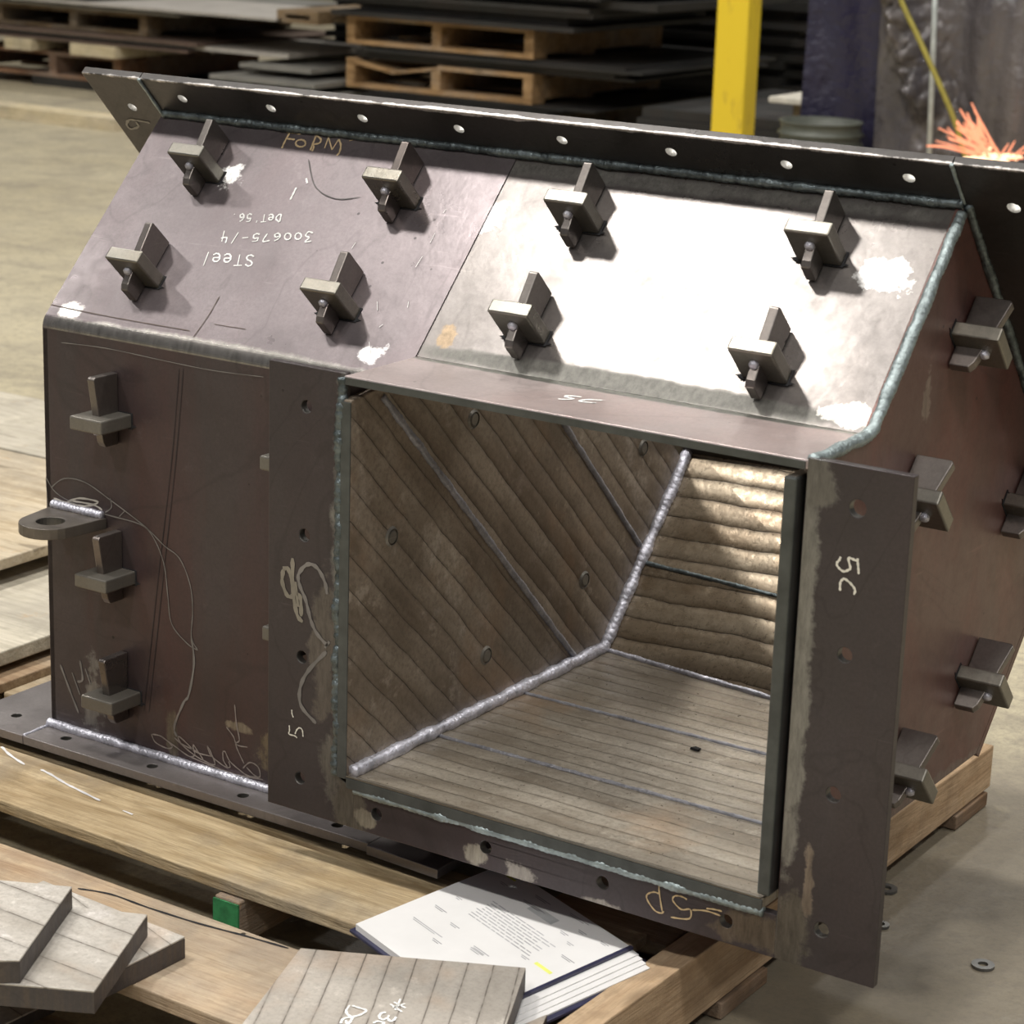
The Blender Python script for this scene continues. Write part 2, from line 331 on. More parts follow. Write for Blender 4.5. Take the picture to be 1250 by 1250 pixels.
m_chalk = plain('white_chalk', (.86, .86, .84), .9); m_tan = plain('tan_chalk', (.62, .47, .27), .9); m_faint = plain('smeared_grey_chalk', (.20, .185, .17), .7, .2)
m_pale = plain('pale_chalk', (.72, .69, .60), .9)
E_ = V((0, .69085, -.72300)).normalized(); U_ = V((0, .68797, .72574)); NR = V((0, -.72574, .68797))     # down the inlet, up the roof, roof normal
LEFT_L = liner('liner_left_wall', U_, .0265, E_, (.17, .13, .095), (.39, .335, .27), rough=.40, metal=.3, white=.18, curve=.35, depth=.0009, lw=.05)
h_ = V((0, math.sin(.7333), math.cos(.7333)))
BACK_L = liner('liner_back_wall', h_, .0285, (1, 0, 0), (.17, .125, .08), (.44, .375, .285), rough=.30, metal=.55, curve=.5, depth=.0012)
FLOOR_L = liner('liner_floor', (0, 1, 0), .0245, (1, 0, 0), (.28, .235, .18), (.56, .51, .43), rough=.34, metal=.5, curve=.5, depth=.0006, lw=.045)

# ------------------------------------------------------------------ structure: floor and walls
def conc():
    m, nt, b = newmat('shop_floor_concrete'); t = NT(nt)
    n1 = t.noise(.8, 6, .6); n2 = t.noise(5, 6, .7); n3 = t.noise(45, 4)
    col = t.mix(t.rng(n1, .35, .65), (.40, .345, .225), (.49, .435, .305))
    col = t.mix(t.math('MULTIPLY', t.rng(n2, .42, .7), .6), col, (.19, .165, .13))
    col = t.mix(t.math('MULTIPLY', t.rng(n3, .5, .66), .42), col, (.16, .14, .115))
    col = t.mix(t.math('MULTIPLY', t.rng(t.noise(160, 5, .8), .5, .62), .4), col, (.14, .125, .10))
    col = t.mix(t.math('MULTIPLY', t.rng(t.noise(2.0, 7, .75, dist=1.0), .54, .64), .45), col, (.20, .175, .135))
    col = t.mix(t.math('MULTIPLY', t.rng(t.noise(11, 6, .8), .62, .70), .45), col, (.62, .58, .50))
    dark_oval = t.vmath('LENGTH', t.vmath('DIVIDE', t.vmath('SUBTRACT', t.pos, (.75, .35, 0)), (1.3, 1.0, 1)))      # darker, browner oval with a ragged edge round the pallet
    col = t.mix(t.math('MULTIPLY', t.rng(t.math('ADD', dark_oval, t.rng(t.noise(3, 5, .7), .3, .7, -.35, .35)), 1.0, .55), .75), col, (.165, .14, .108))
    wv = t.noise(1, 4, .6, t.scaled((2.5, 14, 1))); col = t.mix(t.math('MULTIPLY', t.rng(wv, .52, .72), .4), col, (.22, .19, .145))
    sc_ = t.noise(1, 3, .6, t.scaled((6, 90, 1)), .6); col = t.mix(t.math('MULTIPLY', t.rng(sc_, .70, .74), .3), col, (.55, .52, .45))
    t.set(b.inputs['Base Color'], col); t.set(b.inputs['Roughness'], t.rng(n2, .3, .7, .45, .65)); t.set(b.inputs['Normal'], t.bump(t.math('ADD', n2, n3), .002)); return m
fl = build(MB().box((-16, -6, -.1), (9, 16, 0)), 'floor', conc()); tag(fl, kind='structure')
m_wall = plain('shop_wall_dark', (.035, .035, .042), .85, 0, .3, 2)
tag(build(MB().box((-16, 13.0, 0), (9, 13.2, 8)), 'wall_back', m_wall), kind='structure')
tag(build(MB().box((-16.2, -6, 0), (-16, 13.2, 8)), 'wall_left', m_wall), kind='structure')

# ================================================================== THE HOPPER
X1, X2 = .1096, .6164; XL = -.4135; D = .0959; DR = .1227; ZT = -.0285 + ZO; ZB = -.5267 + ZO; ZS = -.0022 + ZO; ZF = -.430 + ZO
R_ = V((0, .3059, .1931 + ZO)); HT = -.0 + ZO; HB = -.4888 + ZO
B1 = V((0, .6875, -.205 + ZO)); YB = .472; YBL = .513
hop = empty('steel_hopper', (0.1, .25, .082))
tag(hop, 'large welded steel hopper with side opening lying on the wooden pallet', 'hopper')
# left shell: front wall, rounded bend, roof
def shell(x0, x1, name, mat, th=.008):
    prof = [(D, ZB)]
    r = .022; a = math.atan2(R_.z - ZT, R_.y - D)                 # roof angle from +y
    turn = math.pi / 2 - a; dd = r * math.tan(turn / 2)
    c = V((0, D + r, ZT - dd))
    for i in range(9):
        ang = math.pi - turn * i / 8; prof.append((c.y + r * math.cos(ang), c.z + r * math.sin(ang)))
    prof.append((R_.y, R_.z)); vs = []
    n = len(prof); inn = []
    for i, (y, z) in enumerate(prof):
        a0 = prof[max(i - 1, 0)]; a1 = prof[min(i + 1, n - 1)]; t = V((0, a1[0] - a0[0], a1[1] - a0[1])).normalized(); nn = V((0, t.z, -t.y)); inn.append((y + nn.y * th, z + nn.z * th))
    mb = MB()
    for x in (x0, x1): vs += [V((x, y, z)) for y, z in prof] + [V((x, y, z)) for y, z in inn]
    fs = []
    for i in range(n - 1):
        fs += [[i, i + 1, 2 * n + i + 1, 2 * n + i], [n + i, 3 * n + i, 3 * n + i + 1, n + i + 1], [i, n + i, n + i + 1, i + 1], [2 * n + i, 2 * n + i + 1, 3 * n + i + 1, 3 * n + i]]
    fs += [[0, 2 * n, 3 * n, n], [n - 1, 2 * n - 1, 4 * n - 1, 3 * n - 1]]
    mb.add(vs, fs); return mb
# roof sheet and front sheet share the folded section: split at the bend's lower side
def split_shell():
    mb = shell(XL, .098, '', None); zc = ZT - .024
    front = MB(); roof = MB()
    for f in mb.f:
        zc_ = sum((mb.v[i].z for i in f)) / len(f); tgt = front if zc_ < zc - .02 else roof
        tgt.add([mb.v[i] for i in f], [list(range(len(f)))])
    return front, roof
fr_, rf_ = split_shell()
front_wall = build(fr_, 'front_wall', m_front, hop); roof_left = build(rf_, 'roof_plate', m_roofL, hop); tag(roof_left, 'purple-grey left roof plate with rounded bend')
for p in roof_left.data.polygons: p.use_smooth = abs(p.normal.x) < .5 and p.area < .01
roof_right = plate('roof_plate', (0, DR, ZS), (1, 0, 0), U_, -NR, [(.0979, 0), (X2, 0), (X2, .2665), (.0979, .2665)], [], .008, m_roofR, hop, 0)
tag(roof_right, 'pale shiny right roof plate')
shelf = plate('outlet_top_plate', (0, 0, ZS), (1, 0, 0), (0, 1, 0), (0, 0, -1), [(X1 - .012, -.001), (X2 - .002, -.001), (X2 - .002, DR), (X1 - .012, DR)], [], .009, m_shelf, hop, .0012)
build(MB().box((X1 - .010, -.0024, ZS - .0086), (X2 - .004, -.0012, ZS - .0012)), 'outlet_top_edge', m_edge, hop)
SP = [(.010, ZS - ZO), (DR, ZS - ZO), (R_.y, R_.z - ZO), (B1.y, B1.z - ZO), (YB, -.430), (.010, -.430)]
side = plate('side_wall', (X2, 0, ZO), (0, 1, 0), (0, 0, 1), (-1, 0, 0), SP, [], .008, m_side, hop, .001)
plate('side_wall', (XL, 0, ZO), (0, 1, 0), (0, 0, 1), (1, 0, 0), [(D, ZB - ZO), (D, ZT - ZO - .01), (D + .006, ZT - ZO + .002), (R_.y, R_.z - ZO), (B1.y, B1.z - ZO), (.5, -.40), (.46, ZB - ZO)], [], .008, m_front, hop, .001)
mb = MB(); ba = [V((X1 - .012, YBL + .012, ZF)), V((X2, YB, ZF)), V((X2, B1.y, B1.z)), V((X1 - .012, B1.y + .036, B1.z))]
mb.hexa(ba, [p + V((0, .007, -.006)) for p in ba]); build(mb, 'back_wall', m_side, hop)
ba = [V((XL, YB, ZF)), V((X1 - .02, YB, ZF)), V((X1 - .02, B1.y, B1.z)), V((XL, B1.y, B1.z))]; mb = MB(); mb.hexa(ba, [p + V((0, .007, -.006)) for p in ba]); build(mb, 'back_wall', m_side, hop)
build(MB().box((X1 - .012, .01, ZF - .022), (.570, YB - .02, ZF - .014)), 'bottom_plate', m_side, hop)
build(MB().box((X1 - .02, .01, ZF - .02), (X1 - .012, YBL, ZS - .01)), 'partition_plate', m_front, hop); build(MB().box((X1 - .02, D, ZB), (X1 - .012, YBL, ZF - .021)), 'partition_plate', m_front, hop)
build(MB().box((XL, YBL - .03, ZB), (X1 - .012, YBL - .022, ZF + .01)), 'lower_back_plate', m_front, hop)
# liners
def lin(name, O, A, B, N, out, th, mat): return plate(name, O, A, B, N, out, [], th, mat, hop, .0012)
lin('left_liner_plate', (X1, 0, ZO), (0, 1, 0), (0, 0, 1), (-1, 0, 0), [(-.004, -.430), (-.004, -.026), (.09, -.016), (.145, .0), (.315, .16), (.70, -.235), (YBL + .008, -.43)], .011, LEFT_L)
mb = MB(); a0, a1, a2, a3 = V((X1, YBL, ZF)), V((X2 - .009, YB - .012, ZF)), V((X2 - .009, B1.y - .012, B1.z)), V((X1, B1.y + .022, B1.z)); o_ = V((0, .006, -.0055))
mb.hexa([a0, a1, a2, a3], [a0 + o_, a1 + o_, a2 + o_, a3 + o_]); build(mb, 'back_liner_plate', BACK_L, hop)
mb = MB(); mb.prism([(X1, -.004, ZF), (.600, -.004, ZF), (.600, YB, ZF), (X1, YBL, ZF)], (0, 0, -.0115)); floor_liner = build(mb, 'floor_liner_plate', FLOOR_L, hop, .0015)
build(MB().box((.594, -.006, ZF + .004), (.607, .45, -.019 + ZO)), 'right_liner_plate', m_edge, hop, .002)
build(MB().box((X1 + .0, -.0055, ZF - .0005), (.598, -.0035, ZF + .0012)), 'liner_front_lip', m_clip, hop)
build(MB().box((X1 - .0, -.0055, ZF - .013), (.600, -.004, ZF - .001)), 'liner_front_edge', m_edge, hop, .0005)
build(MB().box((X1 - .012, -.0058, ZF - .003), (X1 + .0, -.004, -.028 + ZO)), 'liner_front_edge', m_edge, hop, .0005)
# interior weld seams
bead('weld_bead', [(X1 + .004, 0, ZF + .004), (X1 + .004, YBL - .004, ZF + .004)], .0085, m_weld, hop, .008)
bead('weld_bead', [(X1 + .004, YBL - .003, ZF + .004), (X1 + .004, B1.y + .018, B1.z)], .0085, m_weld, hop, .008)
bead('weld_bead', [(X1 + .006, YBL - .003, ZF + .001), (.55, YB - .008, ZF + .001)], .004, m_weld, hop, .007)
def seam(pa, pb, r, mt=m_seam): bead('weld_bead', [pa, pb], r, mt, hop, .009, .3)
e0 = V((X1 - .0, .048, -.030 + ZO)); seam(e0, e0 + V((0, .405, -.398)), .0046)
e1 = V((X1 - .0, .375, -.098 + ZO)); seam(e1 - V((0, .115, -.115)), e1 + V((0, .216, -.216)), .0042)
for yy in (.150, .322): seam((X1 + .01, yy, ZF - .0005), (.58, yy + .004, ZF - .0005), .0033)
q0 = V((X1, .593, -.336 + ZO)); seam(q0 + V((.006, 0, 0)), V((.58, .5485, -.336 + ZO)), .0032, m_weldD)
# plug welds on the left liner
for u, v in [(578, 512), (478, 655), (713, 708), (593, 800), (785, 547)]:
    c = bx(u, v, X1); mb = MB()
    for rr0, rr1, h0, h1 in [(.0112, .0088, .0, .0022), (.0072, 0.0001, .0016, .0022)]:
        vs = []
        for r, h in ((rr0, h0), (rr1 if rr1 > .001 else rr0 * .8, h1), (rr1, h1 * (.4 if rr1 > .001 else 1))):
            vs += [c + V((h, r * math.cos(k * math.pi / 10), r * math.sin(k * math.pi / 10))) for k in range(20)]
        mb.add(vs, [[i * 20 + k, i * 20 + (k + 1) % 20, (i + 1) * 20 + (k + 1) % 20, (i + 1) * 20 + k] for i in range(2) for k in range(20)])
    build(mb, 'plug_weld', plug_mat if 'plug_mat' in globals() else m_clipD, hop, smooth=False)
# outlet flange plates
HR = .0068
plL = plate('outlet_flange_plate', (0, 0, ZO), (1, 0, 0), (0, 0, 1), (0, 1, 0), [(0, -.4888), (X1 + .006, -.4888), (X1 + .006, -.4445), (X1 - .012, -.436), (X1 - .012, -.0), (0, 0)], [(.049, -.042, HR), (.0475, -.179, HR), (.0455, -.313, HR), (.044, -.450, HR)], .010, m_flangeA, hop)
tag(plL, 'left upright flange plate with four holes and looping grinder marks')
plR = plate('outlet_flange_plate', (0, 0, ZO), (1, 0, 0), (0, 0, 1), (0, 1, 0), [(.6135, -.4888), (.7161, -.4888), (.7161, 0), (.6135, 0)], [(.665, -.038, .0082), (.663, -.175, .0072), (.662, -.310, .0075), (.660, -.446, .0075)], .010, m_flangeB, hop)
tag(plR, 'right upright flange plate with tan chalk 5C')
plB = plate('outlet_flange_plate', (0, 0, ZO), (1, 0, 0), (0, 0, 1), (0, 1, 0), [(X1 + .006, -.4888), (.6135, -.4888), (.6135, -.4445), (X1 + .006, -.4445)], [(.146, -.465, HR), (.284, -.465, HR), (.423, -.465, HR), (.561, -.466, HR)], .010, m_flangeC, hop)
tag(plB, 'bottom flange plate with tan chalk 5D')
bead('weld_bead', [(X1 + .008, -.0005, -.4445 + ZO), (.600, -.0015, -.4445 + ZO)], .0056, m_weldB, hop, .0065, .28)
bead('weld_bead', [(X1 - .0155, -.0005, -.004 + ZO), (X1 - .0155, -.0005, -.435 + ZO)], .0066, m_weldD, hop, .009, .6, wob=.5)
# roof corner welds, throat welds
bead('weld_bead', [(X2 + .0005, .003, ZS - .002), (X2 + .001, DR - .01, ZS), (X2 + .001, DR + .005, ZS + .005), tuple(V((X2 + .001, 0, 0)) + R_ - U_ * .01)], .0068, m_weldB, hop, .0065, .3)
bead('weld_bead', [tuple(V((XL + .005, 0, 0)) + R_ + V((0, -.004, -.000))), tuple(V((X2, 0, 0)) + R_ + V((0, -.004, -.000)))], .0055, m_weldD, hop, .010, .4)
bead('weld_bead', [tuple(V((X2 + .003, 0, 0)) + R_), tuple(V((X2 + .003, 0, 0)) + R_ + E_ * .5)], .006, m_weldD, hop, .01, .3)
bead('weld_bead', [(XL - .001, D - .004, ZB + .003), (.09, D - .004, ZB + .003)], .0062, m_weld, hop, .006, .35)
# inlet flange: four strips in the sloping plane of the upper opening
NE = V((0, .72300, .69085)); WF = .0600; WS = .0928; LE = .553
def hole(a, b): return (a, b, .0062)
O_ = R_.copy()
t1 = plate('inlet_flange_plate', O_, (1, 0, 0), E_, NE, [(XL, -WF), (X2, -WF), (X2, 0), (XL, 0)], [hole(x, -.031) for x in (-.364, -.230, -.0985, .033, .166, .299, .432, .565)], .010, m_inflange, hop); tag(t1, 'long top strip of the inlet flange with eight holes')
t2 = plate('inlet_flange_plate', O_, (1, 0, 0), E_, NE, [(XL - WS, -WF), (XL - .0006, -WF), (XL - .0006, LE + WF), (XL - WS, LE + WF)], [hole(XL - .0465, -.004 + .137 * k) for k in range(5)], .010, m_inflange, hop); tag(t2, 'left strip of the inlet flange with chalk 6')
plate('inlet_flange_plate', O_, (1, 0, 0), E_, NE, [(X2 + .0006, -WF), (X2 + WS, -WF), (X2 + WS, LE + WF), (X2 + .0006, LE + WF)], [(X2 + .0505, -.003 + .137 * k, .0068) for k in range(5)], .010, m_inflange, hop)
plate('inlet_flange_plate', O_, (1, 0, 0), E_, NE, [(XL, LE), (X2, LE), (X2, LE + WF), (XL, LE + WF)], [hole(-.364 + .133 * k, LE + .031) for k in range(8)], .010, m_inflange, hop)
for xx in (XL, X2): bead('weld_bead', [tuple(V((xx, 0, 0)) + R_ - NE * .001 - E_ * .002), tuple(V((xx, 0, 0)) + R_ - E_ * WF - NE * .001)], .0022, m_weldB, hop, .006)
# base flange under the left leg of the hopper
BF = ZB + .0
plate('base_flange_plate', (0, 0, BF), (1, 0, 0), (0, 1, 0), (0, 0, -1), [(XL, D - .0492), (X1 - .008, D - .0492), (X1 - .008, D + .02), (XL, D + .02)], [(-.368, .073, .0065), (-.229, .070, .0065), (-.09, .067, .0065), (.045, .066, .0065)], .011, m_base, hop)
plate('base_flange_plate', (0, 0, BF), (1, 0, 0), (0, 1, 0), (0, 0, -1), [(XL - .110, D - .0492), (XL - .0006, D - .0492), (XL - .0006, .53), (XL - .110, .53)], [(-.468, .091, .0065), (-.468, .226, .0065), (-.468, .36, .0065)], .011, m_base, hop)
plate('base_flange_plate', (0, 0, BF), (1, 0, 0), (0, 1, 0), (0, 0, -1), [(X1 - .0074, .042), (.200, .037), (.200, .40), (X1 - .0074, .40)], [(.145, .08, .0065)], .011, m_base, hop)
bead('weld_bead', [(XL, D - .002, BF), (XL, D - .048, BF)], .0022, m_weld, hop, .006)
# lifting lug
lug = []
for k in range(13):
    a = math.pi * (1.02 + .96 * k / 12); lug.append((-.3600 + .036 * math.cos(a), .0465 + .036 * math.sin(a)))
lug += [(-.318, .0955), (-.404, .0955)]
lo = plate('lifting_lug', (0, 0, -.249 + ZO), (1, 0, 0), (0, 1, 0), (0, 0, -1), lug, [(-.3590, .0460, .0165)], .013, plain('lug_steel', (.16, .14, .12), .45, .6, .25), hop)
bead('weld_bead', [(-.400, .092, -.246 + ZO), (-.322, .092, -.246 + ZO)], .0058, m_weld, hop, .005, .5)

# wedge clips
def clip(O, T, N, U, dark=False, w=.0485, stub=True):
    """lug through a slot in the wall with a wedge driven behind it"""
    O, T, N, U = V(O), V(T), V(N), V(U); mt = m_clipD if dark else m_clip
    sl = MB(); sl.obox(O + N * .0003 - U * .0004, T * .0262, U * .0094, N * .0005)
    for s_ in (-1, 1): sl.prism([O + T * s_ * .0262 - U * .0085 + N * .0003, O + T * s_ * .0262 - U * .0045 + N * .0003, O + T * s_ * .0318 - U * .0062 + N * .0003], N * .0006)
    for a in (-1, 1):
        pass
    lg = build(MB().obox(O + N * .0200, T * w / 2, U * .0080, N * .0300), 'wedge_clip', mt, hop, .0018)
    build(sl, 'slot', m_dark, lg)  # black sheet laid on the wall; the slot's darkness is put into its colour
    th = .0052; pts = [(.001, -.030), (.022, -.030), (.026, -.024), (.033, .008), (.0405, .051), (.038, .0535), (.001, .0535)]
    build(MB().prism([O - T * th + N * a + U * b for a, b in pts], T * (2 * th)), 'wedge', m_wedge, lg, .0012)
    if stub:
        mb = MB(); c = O + N * .0315 - U * .0115; mb.tube([c + U * .006, c, c - U * .0025], [.0045, .0052, .003], 10); build(mb, 'tack_weld', m_weld, lg, smooth=True)
    return lg
TX = V((1, 0, 0))
L0 = V((0, D, ZT))
for x in (-.298, -.0185, .2165, .4945): clip(L0 + TX * x + U_ * .2245, TX, NR, U_)
for x in (-.300, -.0215, .2160, .4915): clip(L0 + TX * x + U_ * (.074 if x < 0 else .083), TX, NR, U_)
for x, z in ((-.302, -.127), (-.299, -.313), (-.293, -.460), (-.026, -.127), (-.022, -.318)): clip((x, D, z + ZO), TX, (0, -1, 0), V((0, 0, 1)), True)
for u_, e_ in ((.219, .104), (.037, .115), (.021, .437), (-.148, .330), (.205, .385)): clip(L0 + V((X2, 0, 0)) + U_ * u_ + E_ * e_, E_, (1, 0, 0), U_, False)

# chalk and grinder marks on the hopper (lying on its plates)
def Proof(u, v): return onp(u, v, NR, L0)
def Pfront(u, v): return by(u, v, D)
def Pfl(u, v): return by(u, v, 0)
NY = (0, -1, 0)
FONT = {'S': [[(.95, .85), (.5, 1), (.1, .8), (.3, .55), (.75, .42), (.85, .15), (.4, 0), (.0, .12)]], 'T': [[(.5, 1), (.4, 0)], [(-.05, .96), (1.0, 1.02)]], 'e': [[(.1, .36), (.85, .42), (.8, .68), (.4, .72), (.08, .45), (.2, .08), (.6, .0), (.95, .15)]],
 'l': [[(.6, 1.15), (.2, -.1)]], '3': [[(.0, 1.15), (.85, 1.2), (.35, .68), (.85, .4), (.5, -.1), (-.1, .1)]], '0': [oval(.45, .45, .42, .42, 8)], '6': [[(.8, 1), (.3, .75), (.05, .35), (.35, 0), (.8, .2), (.6, .5), (.15, .35)]],
 '7': [[(.0, .92), (.9, 1.0), (.4, 0)]], '5': [[(.95, 1), (.3, .95)], [(.3, .95), (.2, .55), (.7, .6), (.8, .2), (.4, -.02), (.0, .1)]], '-': [[(.1, .45), (.9, .5)]], '/': [[(.9, 1.2), (.1, -.25)]], '1': [[(.5, 1.4), (.45, .8)]], '4': [[(.3, 1.1), (.2, .4), (.95, .45)], [(.8, .9), (.6, -.5)]],
 'D': [[(.2, 1), (.05, 0), (.7, .15), (.9, .6), (.2, 1)]], "'": [[(.4, 1.1), (.3, .85)]], '.': [[(.4, .05), (.6, .05)]]}
def chalktext(txt, o, adv, up, wd=.72):
    out = []
    for k, c in enumerate(txt):
        for l in FONT[c]: out.append([(o[0] + adv[0] * (k + a * wd) + up[0] * b, o[1] + adv[1] * (k + a * wd) + up[1] * b) for a, b in l])
    return out
strokes('chalk_form', zoom(240, 150, 6.25, [[(652, 195), (672, 150), (712, 78)], [(690, 72), (740, 78), (795, 88)], [(680, 122), (715, 125), (752, 130)], oval(796, 158, 38, 27), [(868, 212), (893, 150), (915, 97)], [(912, 95), (950, 128), (935, 158), (885, 165)], [(890, 165), (895, 190), (882, 218)], [(978, 195), (1008, 112)], [(1008, 112), (1035, 208)], [(1035, 208), (1085, 128)], [(1085, 128), (1102, 170), (1092, 225), (1070, 252)], [(1165, 140), (1195, 131)]]), Proof, NR, .0022, m_tan, roof_left)
for nm_, tx_ in (('chalk_steel', chalktext('STeel', (440, 1012), (-84, -4), (-12, 84))), ('chalk_number', chalktext('300675-/4', (885, 838), (-80, 2), (-6, 58))), ('chalk_detail', chalktext("DeT'56.", (648, 702), (-56, -1), (-6, 58)))):
    strokes(nm_, zoom(240, 150, 6.25, tx_), Proof, NR, .0018, m_chalk, roof_left)
strokes('chalk_tick', zoom(240, 150, 6.25, [[(762, 495), (738, 545), (715, 590)], [(838, 425), (842, 445), (846, 462)]]), Proof, NR, .0022, m_chalk, roof_left)
strokes('brown_mark', [[(62, 372), (90, 378), (130, 386), (180, 395), (232, 404)], [(262, 396), (300, 402)], [(268, 362), (255, 385), (236, 412)]], Proof, NR, .0011, plain('brown_scratch', (.10, .07, .06), .6), roof_left)
strokes('layout_line', [[(224, 450), (215, 560), (200, 700), (182, 870)], [(219, 450), (210, 560), (194, 700), (176, 868)]], Pfront, NY, .0010, plain('dark_layout_line', (.038, .030, .031), .5, .3), front_wall)
strokes('cut_line', [[(75, 418), (130, 425), (200, 440), (260, 452), (322, 460)]], Pfront, NY, .0009, m_faint, front_wall)
strokes('scratch_mark', zoom(420, 160, 4.167, [[(465, 520), (440, 570)], [(400, 640), (365, 695)], [(520, 400), (505, 420)], [(170, 870), (172, 915)], [(330, 870), (325, 900)], [(200, 985), (180, 1000)], [(130, 1075), (138, 1150)], [(60, 570), (40, 600)]]), Proof, NR, .0009, m_chalk, roof_left, off=.001)
strokes('scratch_mark', [[(377, 195), (385, 228), (410, 243), (440, 241)]], Proof, NR, .0012, plain('dark_scratch', (.09, .08, .08), .6), roof_left, off=.0009)
strokes('chalk_writing', zoom(680, 475, 20.83, [[(30, 260), (180, 275), (400, 262), (330, 235), (220, 205), (300, 180), (620, 215)], [(1160, 298), (800, 280), (610, 300), (600, 330), (760, 345), (985, 365), (880, 350)]]), lambda u, v: bz(u, v, ZS - ZO), (0, 0, 1), .0035, m_chalk, shelf)
strokes('chalk_writing', zoom(1010, 670, 20.83, [[(345, 195), (310, 280), (245, 370), (290, 470), (420, 570), (560, 520), (590, 470), (540, 240), (620, 245), (770, 310)], [(775, 235), (785, 400), (800, 560), (800, 640)], [(330, 1060), (335, 860), (400, 770), (470, 770), (620, 900), (710, 1040), (680, 1160)]]), Pfl, NY, .0022, m_pale, plR)
strokes('chalk_writing', zoom(780, 1080, 10.417, [[(260, 10), (262, 100), (300, 340)], [(255, 110), (190, 90), (110, 120), (110, 190), (200, 320), (285, 358), (320, 335)], [(615, 185), (540, 145), (460, 140), (435, 200), (540, 310), (655, 312), (640, 430), (410, 410)], [(680, 318), (860, 330), (1040, 392)], [(860, 300), (960, 310), (1060, 335)]]), Pfl, NY, .0016, m_tan, plB)
strokes('chalk_writing', zoom(330, 860, 17.86, [[(475, 110), (480, 200), (510, 280)], [(420, 450), (425, 560), (415, 640), (540, 680), (590, 725)], [(545, 640), (590, 540), (650, 505), (705, 560), (720, 700)]]), Pfl, NY, .0015, m_pale, plL)
strokes('grinder_mark', zoom(320, 660, 5.208, [[(420, 670), (350, 590), (310, 500), (280, 380), (240, 280), (235, 210), (290, 150), (350, 170), (400, 260), (415, 340)], [(410, 705), (300, 820), (245, 930), (250, 1050), (345, 1160)], [(400, 680), (430, 640)]]), Pfl, NY, .0042, m_faint, plL)
strokes('grinder_mark', zoom(320, 660, 5.208, [[(195, 110), (200, 330), (225, 470), (260, 515)], [(135, 180), (170, 185), (205, 330), (165, 350), (130, 260), (138, 180)], [(210, 330), (245, 360), (250, 480)], [(215, 260), (230, 420)]]), Pfl, NY, .0048, plain('smeared_tan_chalk', (.25, .225, .18), .7, .2), plL)
strokes('chalk_writing', zoom(80, 80, 5, [[(515, 348), (450, 335), (390, 330), (375, 360), (400, 385), (445, 370), (430, 340)]]), lambda u, v: onp(u, v, NE, R_), -NE, .0032, plain('dusty_chalk', (.40, .38, .34), .9), t2)
strokes('chalk_loop', zoom(50, 560, 3.125, [
    [(20, 70), (60, 130), (150, 180), (260, 215), (380, 250), (430, 300), (470, 400), (485, 520), (500, 630), (560, 705), (600, 730)],
    [(40, 110), (90, 75), (170, 90), (270, 160), (400, 260), (470, 330), (530, 380), (570, 480), (580, 580), (575, 680), (600, 730)],
    [(265, 150), (270, 185), (245, 205)], [(20, 75), (28, 190)], [(320, 200), (300, 220)]]), Pfront, NY, .0014, m_faint, front_wall)
strokes('chalk_loop', zoom(50, 560, 3.125, [[(50, 150), (110, 170), (170, 180), (220, 165), (150, 150), (100, 165)], [(120, 160), (200, 175), (235, 195)]]), Pfront, NY, .0022, plain('pale_grey_chalk', (.42, .39, .34), .8), front_wall)
strokes('grinder_mark', zoom(50, 560, 3.125, [[(575, 680), (585, 780), (565, 900), (545, 930), (510, 1020), (520, 1060)], [(150, 770), (160, 840), (140, 850)], [(75, 785), (110, 880), (145, 970)], [(120, 815), (150, 900)], [(170, 800), (190, 860)]]), Pfront, NY, .0028, m_faint, front_wall)
strokes('grinder_mark', zoom(150, 860, 6.944, [[(245, 250), (280, 320), (380, 370), (420, 350), (330, 270), (250, 250)], [(330, 270), (440, 350), (570, 440), (610, 400), (480, 270), (500, 330), (640, 400)], [(440, 280), (560, 390), (680, 470), (640, 400), (600, 340), (620, 400), (760, 440)], [(680, 470), (780, 510), (760, 430), (720, 350), (750, 430), (860, 520), (910, 530), (900, 480)],
    [(850, 400), (870, 400), (910, 480), (1000, 560), (1060, 600), (1150, 620)], [(850, 400), (855, 470), (890, 530)], [(1020, 540), (1080, 490), (1150, 530), (1165, 610), (1120, 600), (1050, 530)], [(570, 440), (760, 520), (960, 590), (1190, 635)], [(950, 0), (965, 160), (990, 300), (960, 340), (1030, 500)], [(880, 190), (940, 270), (970, 340), (1060, 360)], [(500, 20), (460, 110), (435, 240)]]), Pfront, NY, .0016, plain('smeared_chalk_scribble', (.24, .20, .175), .8), front_wall)

